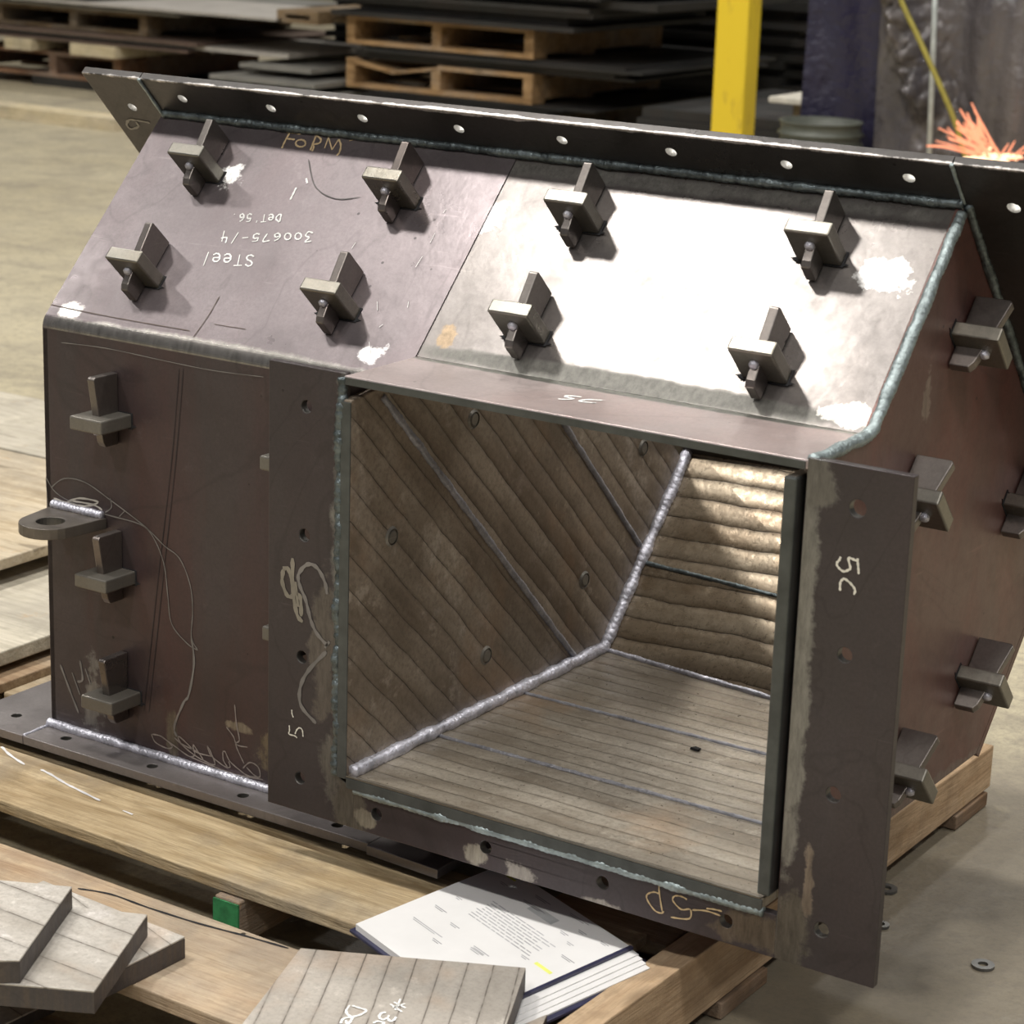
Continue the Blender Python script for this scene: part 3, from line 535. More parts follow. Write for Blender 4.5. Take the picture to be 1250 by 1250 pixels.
# ================================================================== PALLET UNDER THE HOPPER
W1 = wood('pallet_wood_pale', 0, (.33, .235, .125), (.60, .475, .30)); W2 = wood('pallet_wood_rosy', 0, (.36, .245, .15), (.54, .415, .275)); W3 = wood('pallet_wood_brown', 0, (.26, .17, .10), (.42, .31, .20))
WY = wood('stringer_wood_orange', 1, (.50, .33, .19), (.68, .49, .31), grey=.15); WYd = wood('stringer_wood_dark', 1, (.20, .12, .07), (.30, .19, .11))
DT = -.545 + ZO
pal = empty('wooden_pallet', (0, .25, 0)); tag(pal, 'worn wooden pallet with wide boards carrying the steel hopper', 'pallet')
def board(x0, x1, y0, y1, top, th, mat, parent, skew=0, name='deck_board', label=None):
    mb = MB(); nseg = 14; rnd = random.random() * 50
    for k in (0, 1):
        pass
    xs = [x0 + (x1 - x0) * i / nseg for i in range(nseg + 1)]; vs = []
    for i, x in enumerate(xs):
        a = mnoise.noise(V((x * 5, rnd, 0))) * .004; b = mnoise.noise(V((x * 5, rnd, 9))) * .004; s = skew * i / nseg
        vs += [V((x, y0 + a + s, top - th)), V((x, y1 + b + s, top - th)), V((x, y1 + b + s, top)), V((x, y0 + a + s, top))]
    fs = [[4 * i + j, 4 * i + (j + 1) % 4, 4 * i + 4 + (j + 1) % 4, 4 * i + 4 + j] for i in range(nseg) for j in range(4)] + [[0, 1, 2, 3], [4 * nseg + 3, 4 * nseg + 2, 4 * nseg + 1, 4 * nseg]]
    mb.add(vs, fs); o = build(mb, name, mat, parent, .0015)
    if label: tag(o, label)
    return o
b1_ = board(-.95, .452, -.062, .0535, DT, .015, W1, pal, -.034)
board(-.80, .430, .030 + .033, .060 + .045, DT - .006, .012, W1, pal, -.02)
b2_ = board(-.90, .440, -.315, -.160, DT, .016, W2, pal, -.006)
board(.30, .452, .085, .160, DT - .013, .014, W3, pal)
for yy in (.20, .38, .60, .74): board(-.6, .452, yy, yy + .10, DT - .013, .014, W1, pal)
def Pd(u, v): return bz(u, v, DT - ZO)
strokes('paint_dribble', [[(2, 912), (12, 922), (30, 934)], [(50, 940), (62, 946), (80, 957), (98, 966), (122, 978)], [(150, 990), (162, 995)]], Pd, (0, 0, 1), .0035, plain('white_paint', (.72, .70, .70), .5), b1_, off=.0008)
strokes('split', [[(95, 1085), (135, 1092), (180, 1108), (240, 1127), (300, 1143), (352, 1158)]], Pd, (0, 0, 1), .0028, m_dark, b2_, off=.0006)
mb = MB(); mb.hexa([(.468, -.42, .022), (.508, -.42, .022), (.510, .812, .022), (.47, .812, .022)], [(.468, -.42, .095), (.508, -.42, .102), (.510, .812, .078), (.47, .812, .078)])
stg = build(mb, 'stringer', WY, pal, .002); tag(stg, 'orange-tan outer stringer')
for xx, y0 in ((.005, -.094), (-.52, -.09)): build(MB().box((xx, y0, .018), (xx + .034, .8, DT - .0165)), 'stringer', WYd, pal, .002)
GR = plain('green_paint', (.03, .20, .07), .6, 0, .4, 60)
build(MB().box((.0048, -.0965, .020), (.0392, -.0945, DT - .019)), 'painted_end', GR, pal)
for yy in (-.42, .10, .70): board(-.6, .512, yy, yy + .10, .019, .018, WYd if yy > 0 else W3, pal, name='bottom_board')
build(MB().box((.2, .43, .018), (.43, .50, .165)), 'support_block', W3, pal); build(MB().box((.3, .15, .018), (.46, .22, .17)), 'support_block', W3, pal)

# wood sheets and timbers behind on the left
PX = wood('plywood_face', 0, (.38, .30, .195), (.58, .49, .355), knots=False); PXg = wood('plywood_face_grey', 0, (.42, .38, .30), (.60, .55, .45), knots=False)
def sheet(px_front, px_back, z, th, x_len, mat, label, name='plywood_sheet', ywide=.0, x1=None):
    a = bz(*px_front, z); b = bz(*px_back, z); x1 = x1 or (a.x + b.x) / 2
    return a, b, x1
zt_ = -.520
o = build(MB().box((-2.6, .30, .093), (-.930, .985, zt_ + ZO)), 'plywood_sheet', PX, None, .002); tag(o, 'brown upper wood sheet left of the hopper with its end edge showing', 'wood sheet')
o = build(MB().box((-2.9, .995, .093), (-1.02, 1.30, zt_ + ZO)), 'plywood_sheet', PXg, None, .002); tag(o, 'pale grey wood board furthest back in the left stack', 'wood sheet')
o = build(MB().box((-2.4, .12, .047), (-.722, 1.2, .068)), 'plywood_sheet', PXg, None, .002); tag(o, 'pale lower wood sheet sticking out under the brown one', 'wood sheet')
for x0, y0 in ((-1.2, .2), (-1.2, .9), (-2.2, .2), (-2.2, .9)):
    o = build(MB().box((x0, y0, .0685), (x0 + .13, y0 + .25, .0925)), 'timber_spacer', WYd, None, .002); tag(o, 'dark timber spacer between the wood sheets at left', 'timber', 'spacers between the wood sheets')
o = build(MB().box((-2.3, .08, .022), (-.695, .50, .036)), 'wooden_board', W3, None, .002); tag(o, 'brown board at the bottom of the left stack just behind the base flange', 'board')
for y0 in (.15, .4):
    o = build(MB().box((-2.2, y0, 0), (-.8, y0 + .06, .0215)), 'timber_spacer', WYd, None, .002); tag(o, 'dark timber runner lying on the floor under the left stack', 'timber', 'runners under the left stack')
for y0 in (.2, .44):
    o = build(MB().box((-2.2, y0, .0365), (-.76, y0 + .05, .0465)), 'timber_spacer', WYd, None, .002); tag(o, 'thin dark strip between the brown board and the lower wood sheet', 'timber', 'strips in the left stack')

# ================================================================== WEAR PLATES IN THE FOREGROUND
def wear(quad, top, th, spacing_dir, spacing, label, c1=(.42, .38, .33), c2=(.72, .685, .635), white=.0, group=None, along=None, phase=0, lw=.05):
    q = [V((x, y, top + ZO)) for x, y in quad]; d = V((*spacing_dir, 0)).normalized(); al = V((-d.y, d.x, 0))
    m = liner('wear_plate_' + str(random.random())[2:6], d, spacing, al, c1, c2, (.12, .10, .085), .45, .2, phase, .16, white, .0005, lw)
    mb = MB(); c = sum(q, V()) / len(q); n = 8; pts = []
    for i in range(len(q)):
        a, b = q[i], q[(i + 1) % len(q)]
        for k in range(n):
            p = a.lerp(b, k / n); off = (c - a).normalized() if k == 0 else V((-(b - a).y, (b - a).x, 0)).normalized()
            pts.append(p + off * (.0006 * mnoise.noise(p * 90) if k else 0))
    K = len(pts); th_v = V((0, 0, -th))
    root = empty('wear_plate', (c.x, c.y, top + ZO - th)); tag(root, label, 'steel plate', group)
    face = MB(); face.add(pts, [list(range(K))]); 
    body = MB(); lowp = [p + V((0, 0, -.0022)) for p in pts]
    body.add(pts + lowp, [list(range(K)), list(range(K, 2 * K))[::-1]] + [[i, (i + 1) % K, K + (i + 1) % K, K + i] for i in range(K)])
    build(body, 'weld_overlay', m, root, .0008)
    base = MB(); l2 = [p + V((0, 0, -.0023)) for p in pts]; l3 = [p + th_v for p in pts]
    base.add(l2 + l3, [list(range(K)), list(range(K, 2 * K))[::-1]] + [[i, (i + 1) % K, K + (i + 1) % K, K + i] for i in range(K)])
    build(base, 'backing_plate', m_cut, root, .0005)
    return root
m_cut = steel('flame_cut_edge', (.085, .075, .075), .5, .4, tint=(.16, .12, .085), tamt=.6, streak=(130, 130, 8), bumpd=.003, spots=False)
def xy(u, v, z): p = bz(u, v, z); return V((p.x, p.y))
TH = .0235
z3 = -.545 + TH; z2 = z3 + TH; z1 = z2 + TH
def para(a, b, c, dx, L):  # corner pts a (far right), b (near right); extend left by L along given directions
    return [a, a + (c - a).normalized() * L, b + (dx - b).normalized() * L, b]
A = xy(226, 1143, z3 + .0002); Bq = xy(180, 1125, z3); Cq = xy(160, 1176, z3)
P3 = [A, A + (Bq - A).normalized() * .20, A + (Bq - A).normalized() * .20 + (Cq - A).normalized() * .14, A + (Cq - A).normalized() * .14]
wear(P3, z3, TH - .0006, (.3, .9), .028, 'grey wear plate lowest of the left pile with one corner pointing right', white=.5)
A = xy(180, 1116, z2); B_ = xy(115, 1210, z2)
P2 = para(A, B_, xy(88, 1106, z2), xy(0, 1200, z2), .27)
dP2 = xy(155, 1160, z2) - xy(88, 1135, z2); wear(P2, z2, TH - .0004, (-dP2.y, dP2.x), .042, 'pale wear plate in the middle of the left pile with three faint seams', white=.8, phase=.4)
A = xy(88, 1082, z1); B_ = xy(24, 1172, z1)
P1 = para(A, B_, xy(0, 1074, z1), xy(0, 1172, z1), .25)
wear(P1, z1, TH - .0004, (-dP2.y, dP2.x), .042, 'pale wear plate on top of the left pile at the picture edge', white=.7, phase=.1)
z4 = -.598
A = xy(68, 1229, z4); B_ = xy(0, 1222, z4); Cq = xy(20, 1252, z4)
P4 = [A, A + (B_ - A).normalized() * .2, A + (B_ - A).normalized() * .2 + (Cq - A).normalized() * .12, A + (Cq - A).normalized() * .12]
wear(P4, -.602 + .012, TH - .01, (.2, 1), .03, 'wear plate peeping out below the left pile at the bottom edge', white=.5)
z5 = -.508
A, B_ = xy(367, 1157, z5), xy(642, 1181, z5); dl = (xy(295, 1250, z5) - A).normalized(); dr = (xy(622, 1240, z5) - B_).normalized()
P5 = [A, A + dl * .26, B_ + dr * .125, B_]
p5 = wear(P5, z5, .0255, (B_ - A), .0245, 'large wear plate with white chalk marking in front of the papers', (.42, .38, .335), (.60, .555, .50), white=.1, phase=.25, lw=.07)
strokes('chalk_writing', zoom(400, 1200, 10.417, [[(310, 295), (400, 325), (490, 355), (430, 405), (320, 435), (250, 405), (232, 350)], [(280, 290), (235, 355)], [(165, 520), (190, 470), (240, 450), (310, 450), (280, 510), (250, 530), (230, 480)],
    [(925, 212), (860, 350)], [(985, 270), (830, 320)], [(795, 275), (945, 375)], [(840, 250), (990, 325)], [(740, 380), (680, 395), (655, 440), (700, 475), (760, 455), (790, 495), (840, 480), (870, 440)], [(580, 518), (640, 495), (720, 520), (640, 560)], [(760, 455), (780, 420)]]), lambda u, v: bz(u, v, z5), (0, 0, 1), .0024, m_chalk, p5, off=.0008)
A = xy(668, 1238, -.534); B_ = xy(632, 1253, -.534); dn = V((.35, -.94))
wear([A, A + dn * .10, A + dn * .10 + (B_ - A).normalized() * .08, A + (B_ - A).normalized() * .08], -.5337, .0110, (1, .3), .027, 'small corner of a wear plate showing under the chalk-marked one')

# papers in a binder
zp = -.534
TL_, TR_, BR_, BL_ = xy(430, 1127, zp), xy(614, 1052, zp), xy(803, 1175, zp), xy(612, 1262, zp)
bd = empty('document_binder', (.30, 0, DT)); tag(bd, 'open navy-edged binder of white printed papers half under the hopper', 'binder')
navy = plain('navy_vinyl', (.035, .035, .075), .35); paper = plain('paper', (.80, .79, .79), .8, 0, .03, 20, .0003); pgrey = plain('print_grey', (.42, .42, .44), .9); yel = plain('yellow_highlighter', (.80, .84, .20), .8)
def q3(a, z): return V((a.x, a.y, z + ZO))
cen = (TL_ + TR_ + BR_ + BL_) / 4
big = [c + (c - cen).normalized() * .003 for c in (TL_, BL_, BR_, TR_)]
build(MB().prism([q3(c, -.5445) for c in big], (0, 0, .0035)), 'cover', navy, bd, .0008)
S1, S2 = xy(641, 1231, zp), xy(797, 1169, zp)
u1 = (BR_ - TR_)
def lerp2(s, t, z=0): 
    a = TL_.lerp(TR_, s); b = BL_.lerp(BR_, s); p = a.lerp(b, t); return V((p.x, p.y, z))
def sheetp(s0, s1, t0, t1, z0, z1, name, mat, parent=bd):
    build(MB().prism([lerp2(s0, t0, z0), lerp2(s0, t1, z0), lerp2(s1, t1, z0), lerp2(s1, t0, z0)], (0, 0, z1 - z0)), name, mat, parent)
sheetp(.012, .99, .012, .84, DT + .0042, DT + .0108, 'page_stack', paper)
for k in range(4): sheetp(.02 + .01 * k, .985 - .006 * k, .845 + .012 * k, .90 + .028 * k, DT + .0042, DT + .0094 - .0012 * k, 'page', paper)
sheetp(.0, .99, .845, .862, DT + .0042, DT + .0125, 'divider_edge', navy)
def txt(s0, s1, t, mat=pgrey, w=.004): sheetp(s0, s1, t, t + w, DT + .0108, DT + .01105, 'printed_line', mat)
tx = MB(); ty = MB()
def txtq(mb, s0, s1, t0, t1):
    a = DT + .0110; mb.add([lerp2(s0, t0, a), lerp2(s0, t1, a), lerp2(s1, t1, a), lerp2(s1, t0, a)], [[0, 1, 2, 3]])
rg = random.Random(3)
for r in range(9):          # a block of small print: short runs of grey type, lines run along the long side
    s = .70 - r * .022; t = .22 + rg.random() * .03
    while t < .22 + .34 + rg.random() * .08:
        l = .015 + rg.random() * .05; txtq(tx, s, s + .007, t, t + l); t += l + .008
for s, t, l in ((.86, .12, .05), (.84, .30, .14), (.80, .58, .05), (.76, .66, .04), (.44, .10, .08), (.40, .25, .06), (.36, .45, .10), (.34, .45, .08), (.58, .10, .04), (.50, .62, .05), (.88, .62, .05), (.90, .74, .05), (.24, .3, .06), (.28, .12, .2), (.92, .3, .1), (.95, .5, .12), (.66, .72, .08)):
    txtq(tx, s, s + .006, t, t + l); txtq(tx, s - .012, s - .006, t + .01, t + l * .8)
build(tx, 'printed_text', pgrey, bd)
txtq(ty, .50, .523, .70, .80); txtq(ty, .92, .935, .10, .16)
build(ty, 'highlighter_mark', yel, bd)
txg = MB(); txtq(txg, .80, .86, .36, .52); build(txg, 'printed_box', plain('print_pale_grey', (.55, .56, .57), .9), bd)

c = bz(848, 915, ZF - ZO + .0005); mb = MB(); mb.prism([c + V((-.005, -.002, 0)), c + V((.005, -.003, 0)), c + V((.006, .002, 0)), c + V((-.002, .004, 0))], (.001, 0, .0025))
tag(build(mb, 'steel_chip', m_dark, None), 'tiny dark chip lying on the lined floor inside the hopper', 'chip')
# washers lying on the floor
mwash = plain('galvanised_washer', (.16, .16, .155), .4, .6)
for (u, v), r, lb in (((1200, 1177), .0125, 'flat steel washer lying alone on the floor right of the hopper'), ((1082, 1084), .013, 'dark steel nut on the floor beside the upright right flange'), ((1076, 1128), .009, 'smallest steel nut on the floor tucked behind the right flange edge')):
    p = onp(u, v, (0, 0, 1), (0, 0, .003)); o = build(MB().lathe([(r * .45, 0.0), (r, 0.0), (r, .003), (r * .45, .003), (r * .45, 0.0)], (p.x, p.y, .0004), 24), 'washer' if 'washer' in lb else 'nut', mwash, None); tag(o, lb, 'washer' if 'washer' in lb else 'nut')

# ================================================================== BACKGROUND
YS = 6.3
SD = steel('dark_steel_sheet', (.045, .045, .043), .5, .5, tint=(.09, .06, .05), spots=False); SG = steel('grey_steel_sheet', (.34, .33, .30), .45, .45, tint=(.22, .19, .16), spots=False)
BW = wood('background_pallet_wood', 0, (.24, .14, .06), (.44, .28, .14)); BWd = wood('background_pallet_wood_dark', 0, (.14, .095, .05), (.24, .17, .10)); BWl = wood('background_timber_pale', 0, (.50, .42, .26), (.70, .60, .42))
def zy(u, v): return by(u, v, YS).z
def bpallet(xs, z0, z1, label, mat, broken=False, y=YS, depth=1.05, lead=True):
    root = empty('wooden_pallet', (sum(xs) / len(xs), y + depth / 2, z0)); tag(root, label, 'pallet')
    x0, x1 = xs[0], xs[-1] + .045; t = .018
    for x in xs: build(MB().box((x, y, z0 + t), (x + .045, y + depth, z1 - t)), 'stringer', mat, root)
    for k in range(6):
        ya = y + k * (depth - .1) / 5
        if k == 0 and broken:
            xm = (xs[0] + xs[1]) / 2 + .03
            build(MB().prism([(x0, ya, z1 - t), (xm, ya, z1 - t - .035), (xs[1] + .03, ya, z1 - t - .002), (xs[1] + .03, ya, z1 - .006), (xm, ya, z1 - .038), (x0, ya, z1)], (0, .1, 0)), 'top_board', mat, root)
            build(MB().box((xs[1] + .031, ya, z1 - t), (x1, ya + .1, z1)), 'top_board', mat, root)
        else: build(MB().box((x0, ya, z1 - t), (x1, ya + .1, z1)), 'top_board', mat, root)
        if k in (0, 2, 5): build(MB().box((x0, ya, z0), (x1, ya + .1, z0 + t)), 'bottom_board', mat, root)
    return root
def pile(x0, x1, z0, z1, n, label, group, mat=SD, y=YS, depth=1.15, jit=.12, topmat=None, jr=None):
    th = (z1 - z0) / n; first = None; rr = random.Random(int(x0 * 100) + n)
    for k in range(n):
        a = x0 + rr.uniform(0, jit); b = x1 - rr.uniform(0, jit * 2); yy = y - .02 + rr.uniform(-.05, .07)
        last = k == n - 1
        o = build(MB().box((a, yy, z0 + th * k), (b, yy + depth, z0 + th * (k + 1) - .0012)), 'steel_sheet', topmat if (last and topmat) else mat, None)
        tag(o, label, 'steel sheet', group)
# right-hand stack with the two orange pallets
xs = [by(423, 60, YS).x, by(527, 60, YS).x, by(640, 60, YS).x]
zA1, zA0 = zy(530, 26), zy(530, 62); zB1, zB0 = zy(530, 80), zy(530, 116)
pile(xs[0] + .05, xs[2] + .35, 0.0 + .10, zB0 - .002, 6, 'dark steel sheet low in the middle stack under both orange-tinted pallets', 'sheets under the lower orange pallet')
for x in (xs[0], xs[1], xs[2]):
    o = build(MB().box((x, YS + .05, 0), (x + .09, YS + 1.0, .099)), 'timber_block', BWd); tag(o, 'timber block on the floor under the middle steel stack', 'timber', 'timber blocks under the middle stack')
bpallet(xs, zB0, zB1, 'orange-tinted pallet with a cracked top board, the lower one of the middle stack', BW, True)
pile(xs[0] + .02, xs[2] + .62, zB1 + .001, zA0 - .002, 5, 'dark steel sheet between the two orange-tinted pallets of the middle stack', 'sheets between the two orange pallets', topmat=None)
bpallet([x - .0 for x in xs], zA0, zA1, 'orange-tinted pallet with sound boards, the upper one of the middle stack', BW)
pile(xs[0] - .05, xs[2] + .35, zA1 + .001, zA1 + .10, 5, 'dark steel sheet on top of the upper orange-tinted pallet', 'sheets over the upper orange pallet', topmat=SD)
pile(xs[0] - .0, xs[2] + .62, zA1 + .101, zA1 + .35, 8, 'dark steel sheet at the very top of the middle stack', 'sheets at the top of the middle stack')
# left stack
xl_ = [by(-5, 30, YS).x, by(85, 30, YS).x, by(170, 30, YS).x]
zz = lambda v: zy(100, v)
o = build(MB().box((by(0, 130, 5.25).x - .5, 5.20, 0.0), (by(150, 135, 5.25).x, 5.34, .05)), 'timber_beam', BWl); tag(o, 'pale timber beam lying on the floor in front of the left steel stack', 'timber')
o = build(MB().box((by(40, 130, YS).x, YS, 0), (by(200, 130, YS).x, YS + 1, zz(98) - .002)), 'timber_block', plain('black_timber', (.03, .028, .024), .8)); tag(o, 'low black block under the left steel stack', 'timber')
xm_ = [by(-40, 80, YS).x, by(60, 80, YS).x, by(138, 80, YS).x]
bpallet(xm_, zz(98), zz(66), 'dark reddish pallet low in the left stack', wood('reddish_pallet_wood', 0, (.19, .10, .06), (.30, .17, .10)), depth=1.0)
for a, b_, lb in ((5, 38, 'pale wood block under the brown sheet at the far left'), (85, 140, 'pale wood block under the brown sheet, right of the far left one')):
    o = build(MB().box((by(a, 50, YS - .1).x, YS - .1, zz(65) + .001), (by(b_, 50, YS - .1).x, YS + .5, zz(51))), 'timber_block', BWl); tag(o, lb, 'timber')
m_brs = steel('brown_steel_sheet', (.17, .125, .10), .5, .4, spots=False)
SGl = plain('pale_grey_steel_top', (.46, .43, .39), .5, .3, .15, 8)
def single(u0, u1, z0, z1, label, mat, y=YS - .08, depth=1.1):
    o = build(MB().box((by(u0, 50, y).x, y, z0), (by(u1, 50, y).x, y + depth, z1)), 'steel_sheet', mat, None, .001); tag(o, label, 'steel sheet'); return o
single(-60, 228, zz(50.8), zz(47.5), 'lowest brownish sheet resting on the two pale wood blocks', m_brs)
single(-60, 352, zz(47.3), zz(42.0), 'pale sheet whose end sticks out at mid height between the two stacks', SGl, YS - .02, .7)
single(-60, 240, zz(41.8), zz(38), 'upper brownish sheet of the left stack under the weathered pallet', m_brs)
bpallet(xl_, zz(37.5), zz(11), 'weathered grey pallet high in the left stack', BWd)
pile(xl_[0] - .3, by(232, 15, YS).x, zz(10.5), zz(4), 3, 'grey steel sheet over the weathered pallet at top left', 'sheets over the weathered pallet', mat=SG, jit=.03)
single(-60, 345, zz(3.8), zz(.5), 'pale sheet sticking out highest between the left and middle stacks', SGl, YS - .1, .75)
pile(xl_[0] - .1, by(130, 0, YS).x, zz(.3), zz(-25), 6, 'dark steel sheet on the very top of the left stack', 'sheets on the very top of the left stack', jit=.1)
single(255, 384, zy(412, 99) - .02, zy(412, 99), 'pale grey sheet low between the two stacks', SG, YS - .2, .75)
single(235, 378, zy(412, 112) - .02, zy(412, 112), 'lowest pale grey sheet between the two stacks', SG, YS - .3, .85)
single(292, 380, zy(405, 84) - .02, zy(405, 84), 'narrow grey sheet wedged between the two stacks', SG, YS - .1, .6)
pile(-5.38, -4.98, .12, zy(300, 62), 9, 'dark steel sheet in the low gap pile between the two stacks', 'dark sheets low in the gap pile', y=7.05, jit=.0)
pile(-5.36, -4.98, zy(300, 61.5), zy(300, -5), 9, 'dark steel sheet in the upper gap pile between the two stacks', 'dark sheets high in the gap pile', y=7.05, jit=.0)
o = build(MB().box((-5.38, 7.1, 0), (-4.98, 8.0, .119)), 'timber_block', BWd); tag(o, 'wide timber block on the floor under the gap pile', 'timber')
bp_ = [by(338, 30, 6.2).x, by(378, 30, 6.2).x]
bpallet(bp_, by(413, 33, 6.2).z, by(413, 17, 6.2).z, 'small broken pallet piece just left of the orange pallets', BWd, y=6.2, depth=.6)
# right of the middle stack, behind the yellow post
ax, bx_ = by(690, 50, 7.8).x, by(1010, 50, 7.8).x
pile(ax, bx_, .12, .40, 8, 'dark steel sheet low in the stack behind the yellow post', 'sheets low behind the yellow post', y=7.8)
pile(ax, bx_, .401, .80, 9, 'dark steel sheet high in the stack behind the yellow post', 'sheets high behind the yellow post', y=7.8)
o = build(MB().box((ax, 7.82, 0), (bx_, 8.7, .118)), 'timber_block', plain('black_timber', (.02, .02, .018), .8)); tag(o, 'timber block under the stack behind the yellow post', 'timber')
pile(-3.12, by(992, 100, 6.0).x, .0, .20, 5, 'dark steel sheet in the low pile on the floor behind the yellow post and bucket', 'low floor pile behind the post', y=6.05, jit=.03, depth=1.1)
# yellow post
x0, x1 = by(870, 100, 5.5).x, by(909, 100, 5.5).x
post = empty('yellow_post', ((x0 + x1) / 2, 5.55, 0)); tag(post, 'square bright yellow safety post standing behind the hopper', 'post')
m, nt, b = newmat('yellow_paint'); t = NT(nt)
t.set(b.inputs['Base Color'], t.mix(t.math('MULTIPLY', t.rng(t.noise(1, 4, .7, t.scaled((20, 20, 5))), .58, .66), .5), (.80, .58, .03), (.45, .28, .04))); b.inputs['Roughness'].default_value = .45
mb = MB(); mb.box((x0, 5.5, 0.012), (x1, 5.6, 2.4)); build(mb, 'post_shaft', m, post, .008)
build(MB().box((x0 - .05, 5.45, 0), (x1 + .05, 5.65, .012)), 'base_plate', m, post)
# bucket
bc = by(980, 150, 5.0); R0 = .134; zt = bc.z - .003
bk = empty('plastic_bucket', (bc.x, 5.0 + R0, 0)); tag(bk, 'grey-green plastic bucket with ribbed rim by the dark curtain', 'bucket')
bm_ = plain('bucket_plastic', (.085, .092, .075), .5, 0, .15)
pr = [(.001, .004), (R0 - .018, .004), (R0 - .004, zt - .12)]
for k in range(3):
    zz_ = zt - .115 + k * .034; pr += [(R0 - .004, zz_), (R0 + .006, zz_ + .004), (R0 + .006, zz_ + .010), (R0 - .003, zz_ + .014), (R0 - .003, zz_ + .030)]
pr += [(R0 - .001, zt - .006), (R0 + .004, zt - .004), (R0 + .004, zt), (R0 - .008, zt), (R0 - .02, zt - .05), (R0 - .03, .012), (.001, .01)]
build(MB().lathe(pr, (bc.x, 5.0 + R0, 0), 48), 'bucket_body', bm_, bk, smooth=True)
# pale sheet end resting on a wood block behind the bucket
a, b_ = by(938, 122, 5.35), by(990, 122, 5.35)
tb = empty('sheet_on_block', ((a.x + b_.x) / 2, 5.45, 0)); tag(tb, 'pale sheet end on a wood block just behind the bucket', 'stool')
build(MB().box((a.x, 5.35, a.z - .008), (b_.x, 5.60, a.z + .012)), 'sheet_end', plain('pale_sheet', (.55, .52, .45), .7), tb, .003)
build(MB().box((a.x + .07, 5.40, 0), (b_.x - .01, 5.55, a.z - .009)), 'wood_block', wood('block_wood', 2, (.14, .10, .05), (.22, .16, .08)), tb)
# curtains
def curtain(name, xa, xb, yb, ztop, fold, mat, label, nx=230, nz=190, thick=.004):
    vs = []; 
    for j in range(nz + 1):
        for i in range(nx + 1):
            x = xa + (xb - xa) * i / nx; z = .01 + (ztop - .01) * j / nz; vs.append(V((x, yb + fold(x, z), z)))
    mb = MB(); mb.add(vs, [[j * (nx + 1) + i, j * (nx + 1) + i + 1, (j + 1) * (nx + 1) + i + 1, (j + 1) * (nx + 1) + i] for j in range(nz) for i in range(nx)])
    o = build(mb, name, mat, None, smooth=True); s = o.modifiers.new('solid', 'SOLIDIFY'); s.thickness = thick; tag(o, label, 'curtain'); return o
def vinyl(name, c1, c2, rough):
    m, nt, b = newmat(name); t = NT(nt); n = t.noise(1, 5, .65, t.scaled((7, 7, 2)), .5)
    t.set(b.inputs['Base Color'], t.mix(t.rng(n, .35, .65), c1, c2)); b.inputs['Roughness'].default_value = rough; b.inputs['Specular IOR Level'].default_value = .6
    t.set(b.inputs['Normal'], t.bump(t.math('ADD', t.noise(30, 4), t.math('MULTIPLY', t.noise(7, 4), 2.0)), .008)); return m
def g(x, c, s): return math.exp(-((x - c) / s) ** 2)
zc_ = by(1100, 135, 5.15).z
def foldA(x, z):
    cx = -1.535 - (z - zc_) * .30                                   # bulging fold that ends in a pocket
    k = 1 / (1 + math.exp(-(z - zc_) * 60))
    cr = mnoise.noise(V((x * 38, 2, z * 26))) * .020 + mnoise.noise(V((x * 80, 7, z * 60))) * .007
    return (-.12 + cr * 2) * g(x, cx, .05) * k + cr * g(x, cx + .02, .10) * .8 + .02 * math.sin(x * 17 + z * 2) + .012 * math.sin(x * 41 - z * 3) + .03 * mnoise.noise(V((x * 4, 0, z * 3)))
def foldB(x, z): return .025 * math.sin(x * 19 + z) + .02 * mnoise.noise(V((x * 6, 3, z * 2)))
curtain('welding_curtain', -1.72, -.60, 5.22, 1.5, foldA, vinyl('grey_vinyl_curtain', (.065, .06, .068), (.135, .12, .115), .16), 'grey-brown vinyl curtain with a shiny bulging fold')
curtain('welding_curtain', by(985, 60, 5.32).x, -1.60, 5.32, 1.5, foldB, vinyl('navy_vinyl_curtain', (.010, .010, .034), (.032, .028, .055), .3), 'dark navy vinyl curtain at the left, behind the grey one')
# rod and hose
mr = plain('galvanised_rod', (.55, .60, .60), .4, .3)
a, b_ = by(1143, -40, 5.0), by(1133, 225, 5.0); rd = MB(); d_ = (b_ - a).normalized(); rd.tube([a - d_ * .5, b_ + d_ * ((b_.z - .002) / -d_.z)], .0085, 14); tag(build(rd, 'steel_rod', mr, None, smooth=True), 'thin upright grey steel rod in front of the vinyl curtain', 'rod')
a, b_ = by(1097, -20, 4.95), by(1200, 250, 4.95); hs = MB(); pts = smoothpath([by(1085, -60, 4.95), by(1098, -5, 4.95), by(1122, 48, 4.95), by(1150, 110, 4.95), by(1166, 150, 4.95), by(1180, 196, 4.95), by(1196, 250, 4.95), by(1222, 330, 4.95), V((by(1222, 330, 4.95).x + .05, 4.9, .009))], 6)
hs.tube([p if p.z > .009 else V((p.x, p.y, .009)) for p in pts], .0085, 12); tag(build(hs, 'hose', plain('olive_hose', (.28, .24, .04), .5), None, smooth=True), 'olive yellow hose hanging slantwise across the curtain', 'hose')
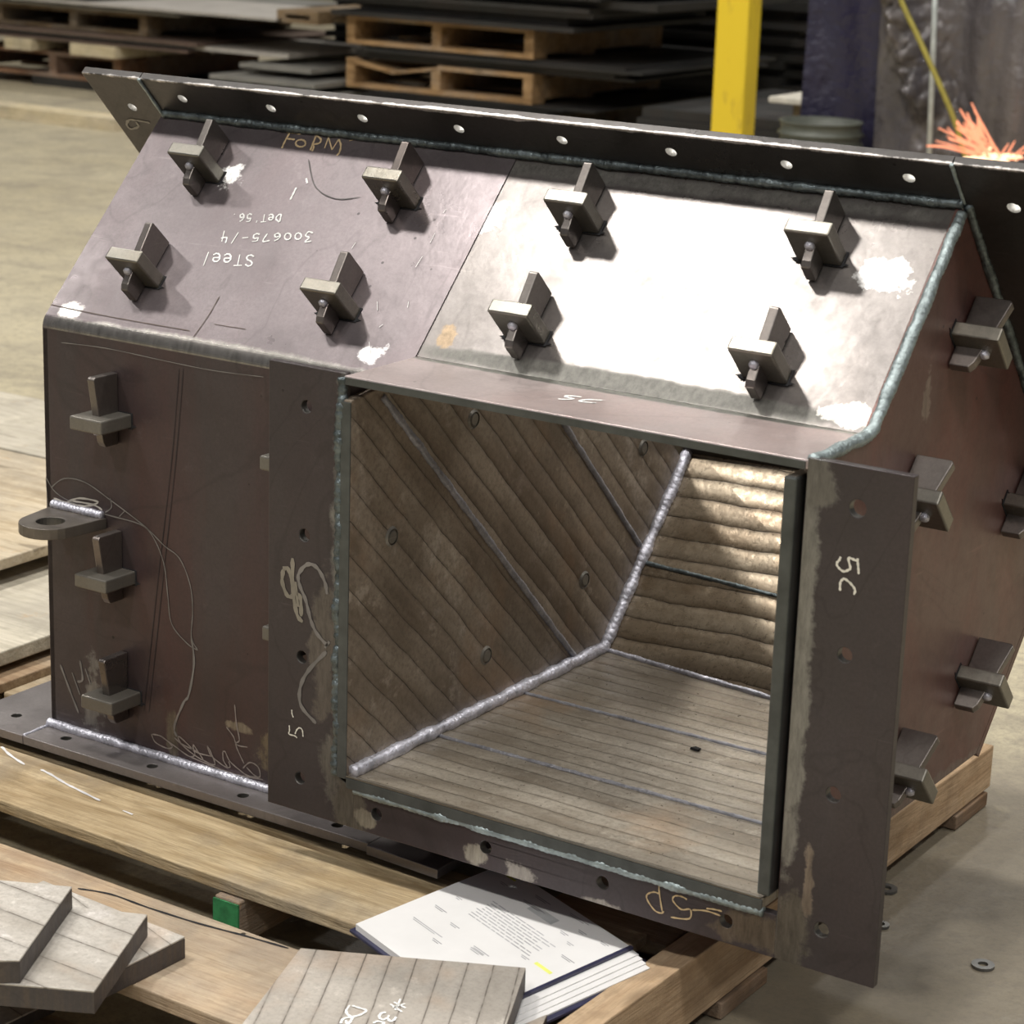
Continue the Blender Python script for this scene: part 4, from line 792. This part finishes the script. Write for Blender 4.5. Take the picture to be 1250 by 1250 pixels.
# grinding sparks
m, nt, b = newmat('hot_sparks'); b.inputs['Base Color'].default_value = (.1, .03, .01, 1); b.inputs['Emission Color'].default_value = (1, .34, .18, 1); b.inputs['Emission Strength'].default_value = 1.25
m2, nt, b = newmat('white_hot_sparks'); b.inputs['Base Color'].default_value = (.1, .05, .03, 1); b.inputs['Emission Color'].default_value = (1, .62, .36, 1); b.inputs['Emission Strength'].default_value = 2.2
sr = random.Random(5); sp = MB(); YK = 4.8
org = by(1222, 199, YK)
def spark(u, v, u2, v2, r, mb, bend=0):
    p0 = by(u, v, YK) + V((0, sr.uniform(-.06, .06), 0)); p1 = by(u2, v2, YK) + V((0, sr.uniform(-.1, .1), 0)); mid = (p0 + p1) / 2 + V((bend * .01, 0, -bend * .01))
    mb.tube(smoothpath([p0, mid, p1], 4), [r * (.5 + .7 * math.sin(math.pi * (i + .5) / 9)) for i in range(9)], 5)
for k in range(26):
    f = sr.random(); a = math.radians(sr.gauss(148, 16)); L = 20 + 58 * sr.random() ** 1.2; s0 = L * sr.uniform(.1, .75)
    spark(1222 + s0 * math.cos(a), 197 - s0 * math.sin(a), 1222 + L * 1.1 * math.cos(a), 197 - L * math.sin(a) * 1.15, sr.uniform(.0018, .0040), sp, sr.uniform(-1, 1))
for k in range(7):
    a = math.radians(128 + sr.uniform(-4, 14)); spark(1222 + 30 * math.cos(a), 197 - 35 * math.sin(a), 1222 + 62 * math.cos(a), 197 - (70 + sr.uniform(-8, 8)) * math.sin(a), .0034, sp)
for a, L in ((100, 30), (60, 26), (40, 44), (18, 48), (25, 30), (75, 20), (160, 75), (165, 62), (5, 28)):
    a = math.radians(a); spark(1224, 195, 1224 + L * math.cos(a), 195 - L * math.sin(a), .0024, sp)
sk = empty('grinding_sparks', org); tag(sk, 'spray of orange grinding sparks at the right behind the flange', 'sparks')
tag(build(sp, 'spark_streaks', m, sk, smooth=True), kind='stuff')
core = MB()
for k in range(26):
    a = sr.uniform(0, 6.28); r0 = sr.random() ** .6 * 13; u = 1218 + r0 * 1.8 * math.cos(a); v = 195 + r0 * .6 * math.sin(a); spark(u, v, u - 9 + sr.uniform(-4, 4), v - 4 + sr.uniform(-3, 3), .006, core)
tag(build(core, 'spark_core', m2, sk, smooth=True), kind='stuff')
l = bpy.data.lights.new('spark_glow', 'POINT'); l.energy = .4; l.color = (1, .5, .25); l.shadow_soft_size = .05
lo_ = bpy.data.objects.new('spark_glow', l); sc.collection.objects.link(lo_); lo_.location = org + V((0, -.1, 0))
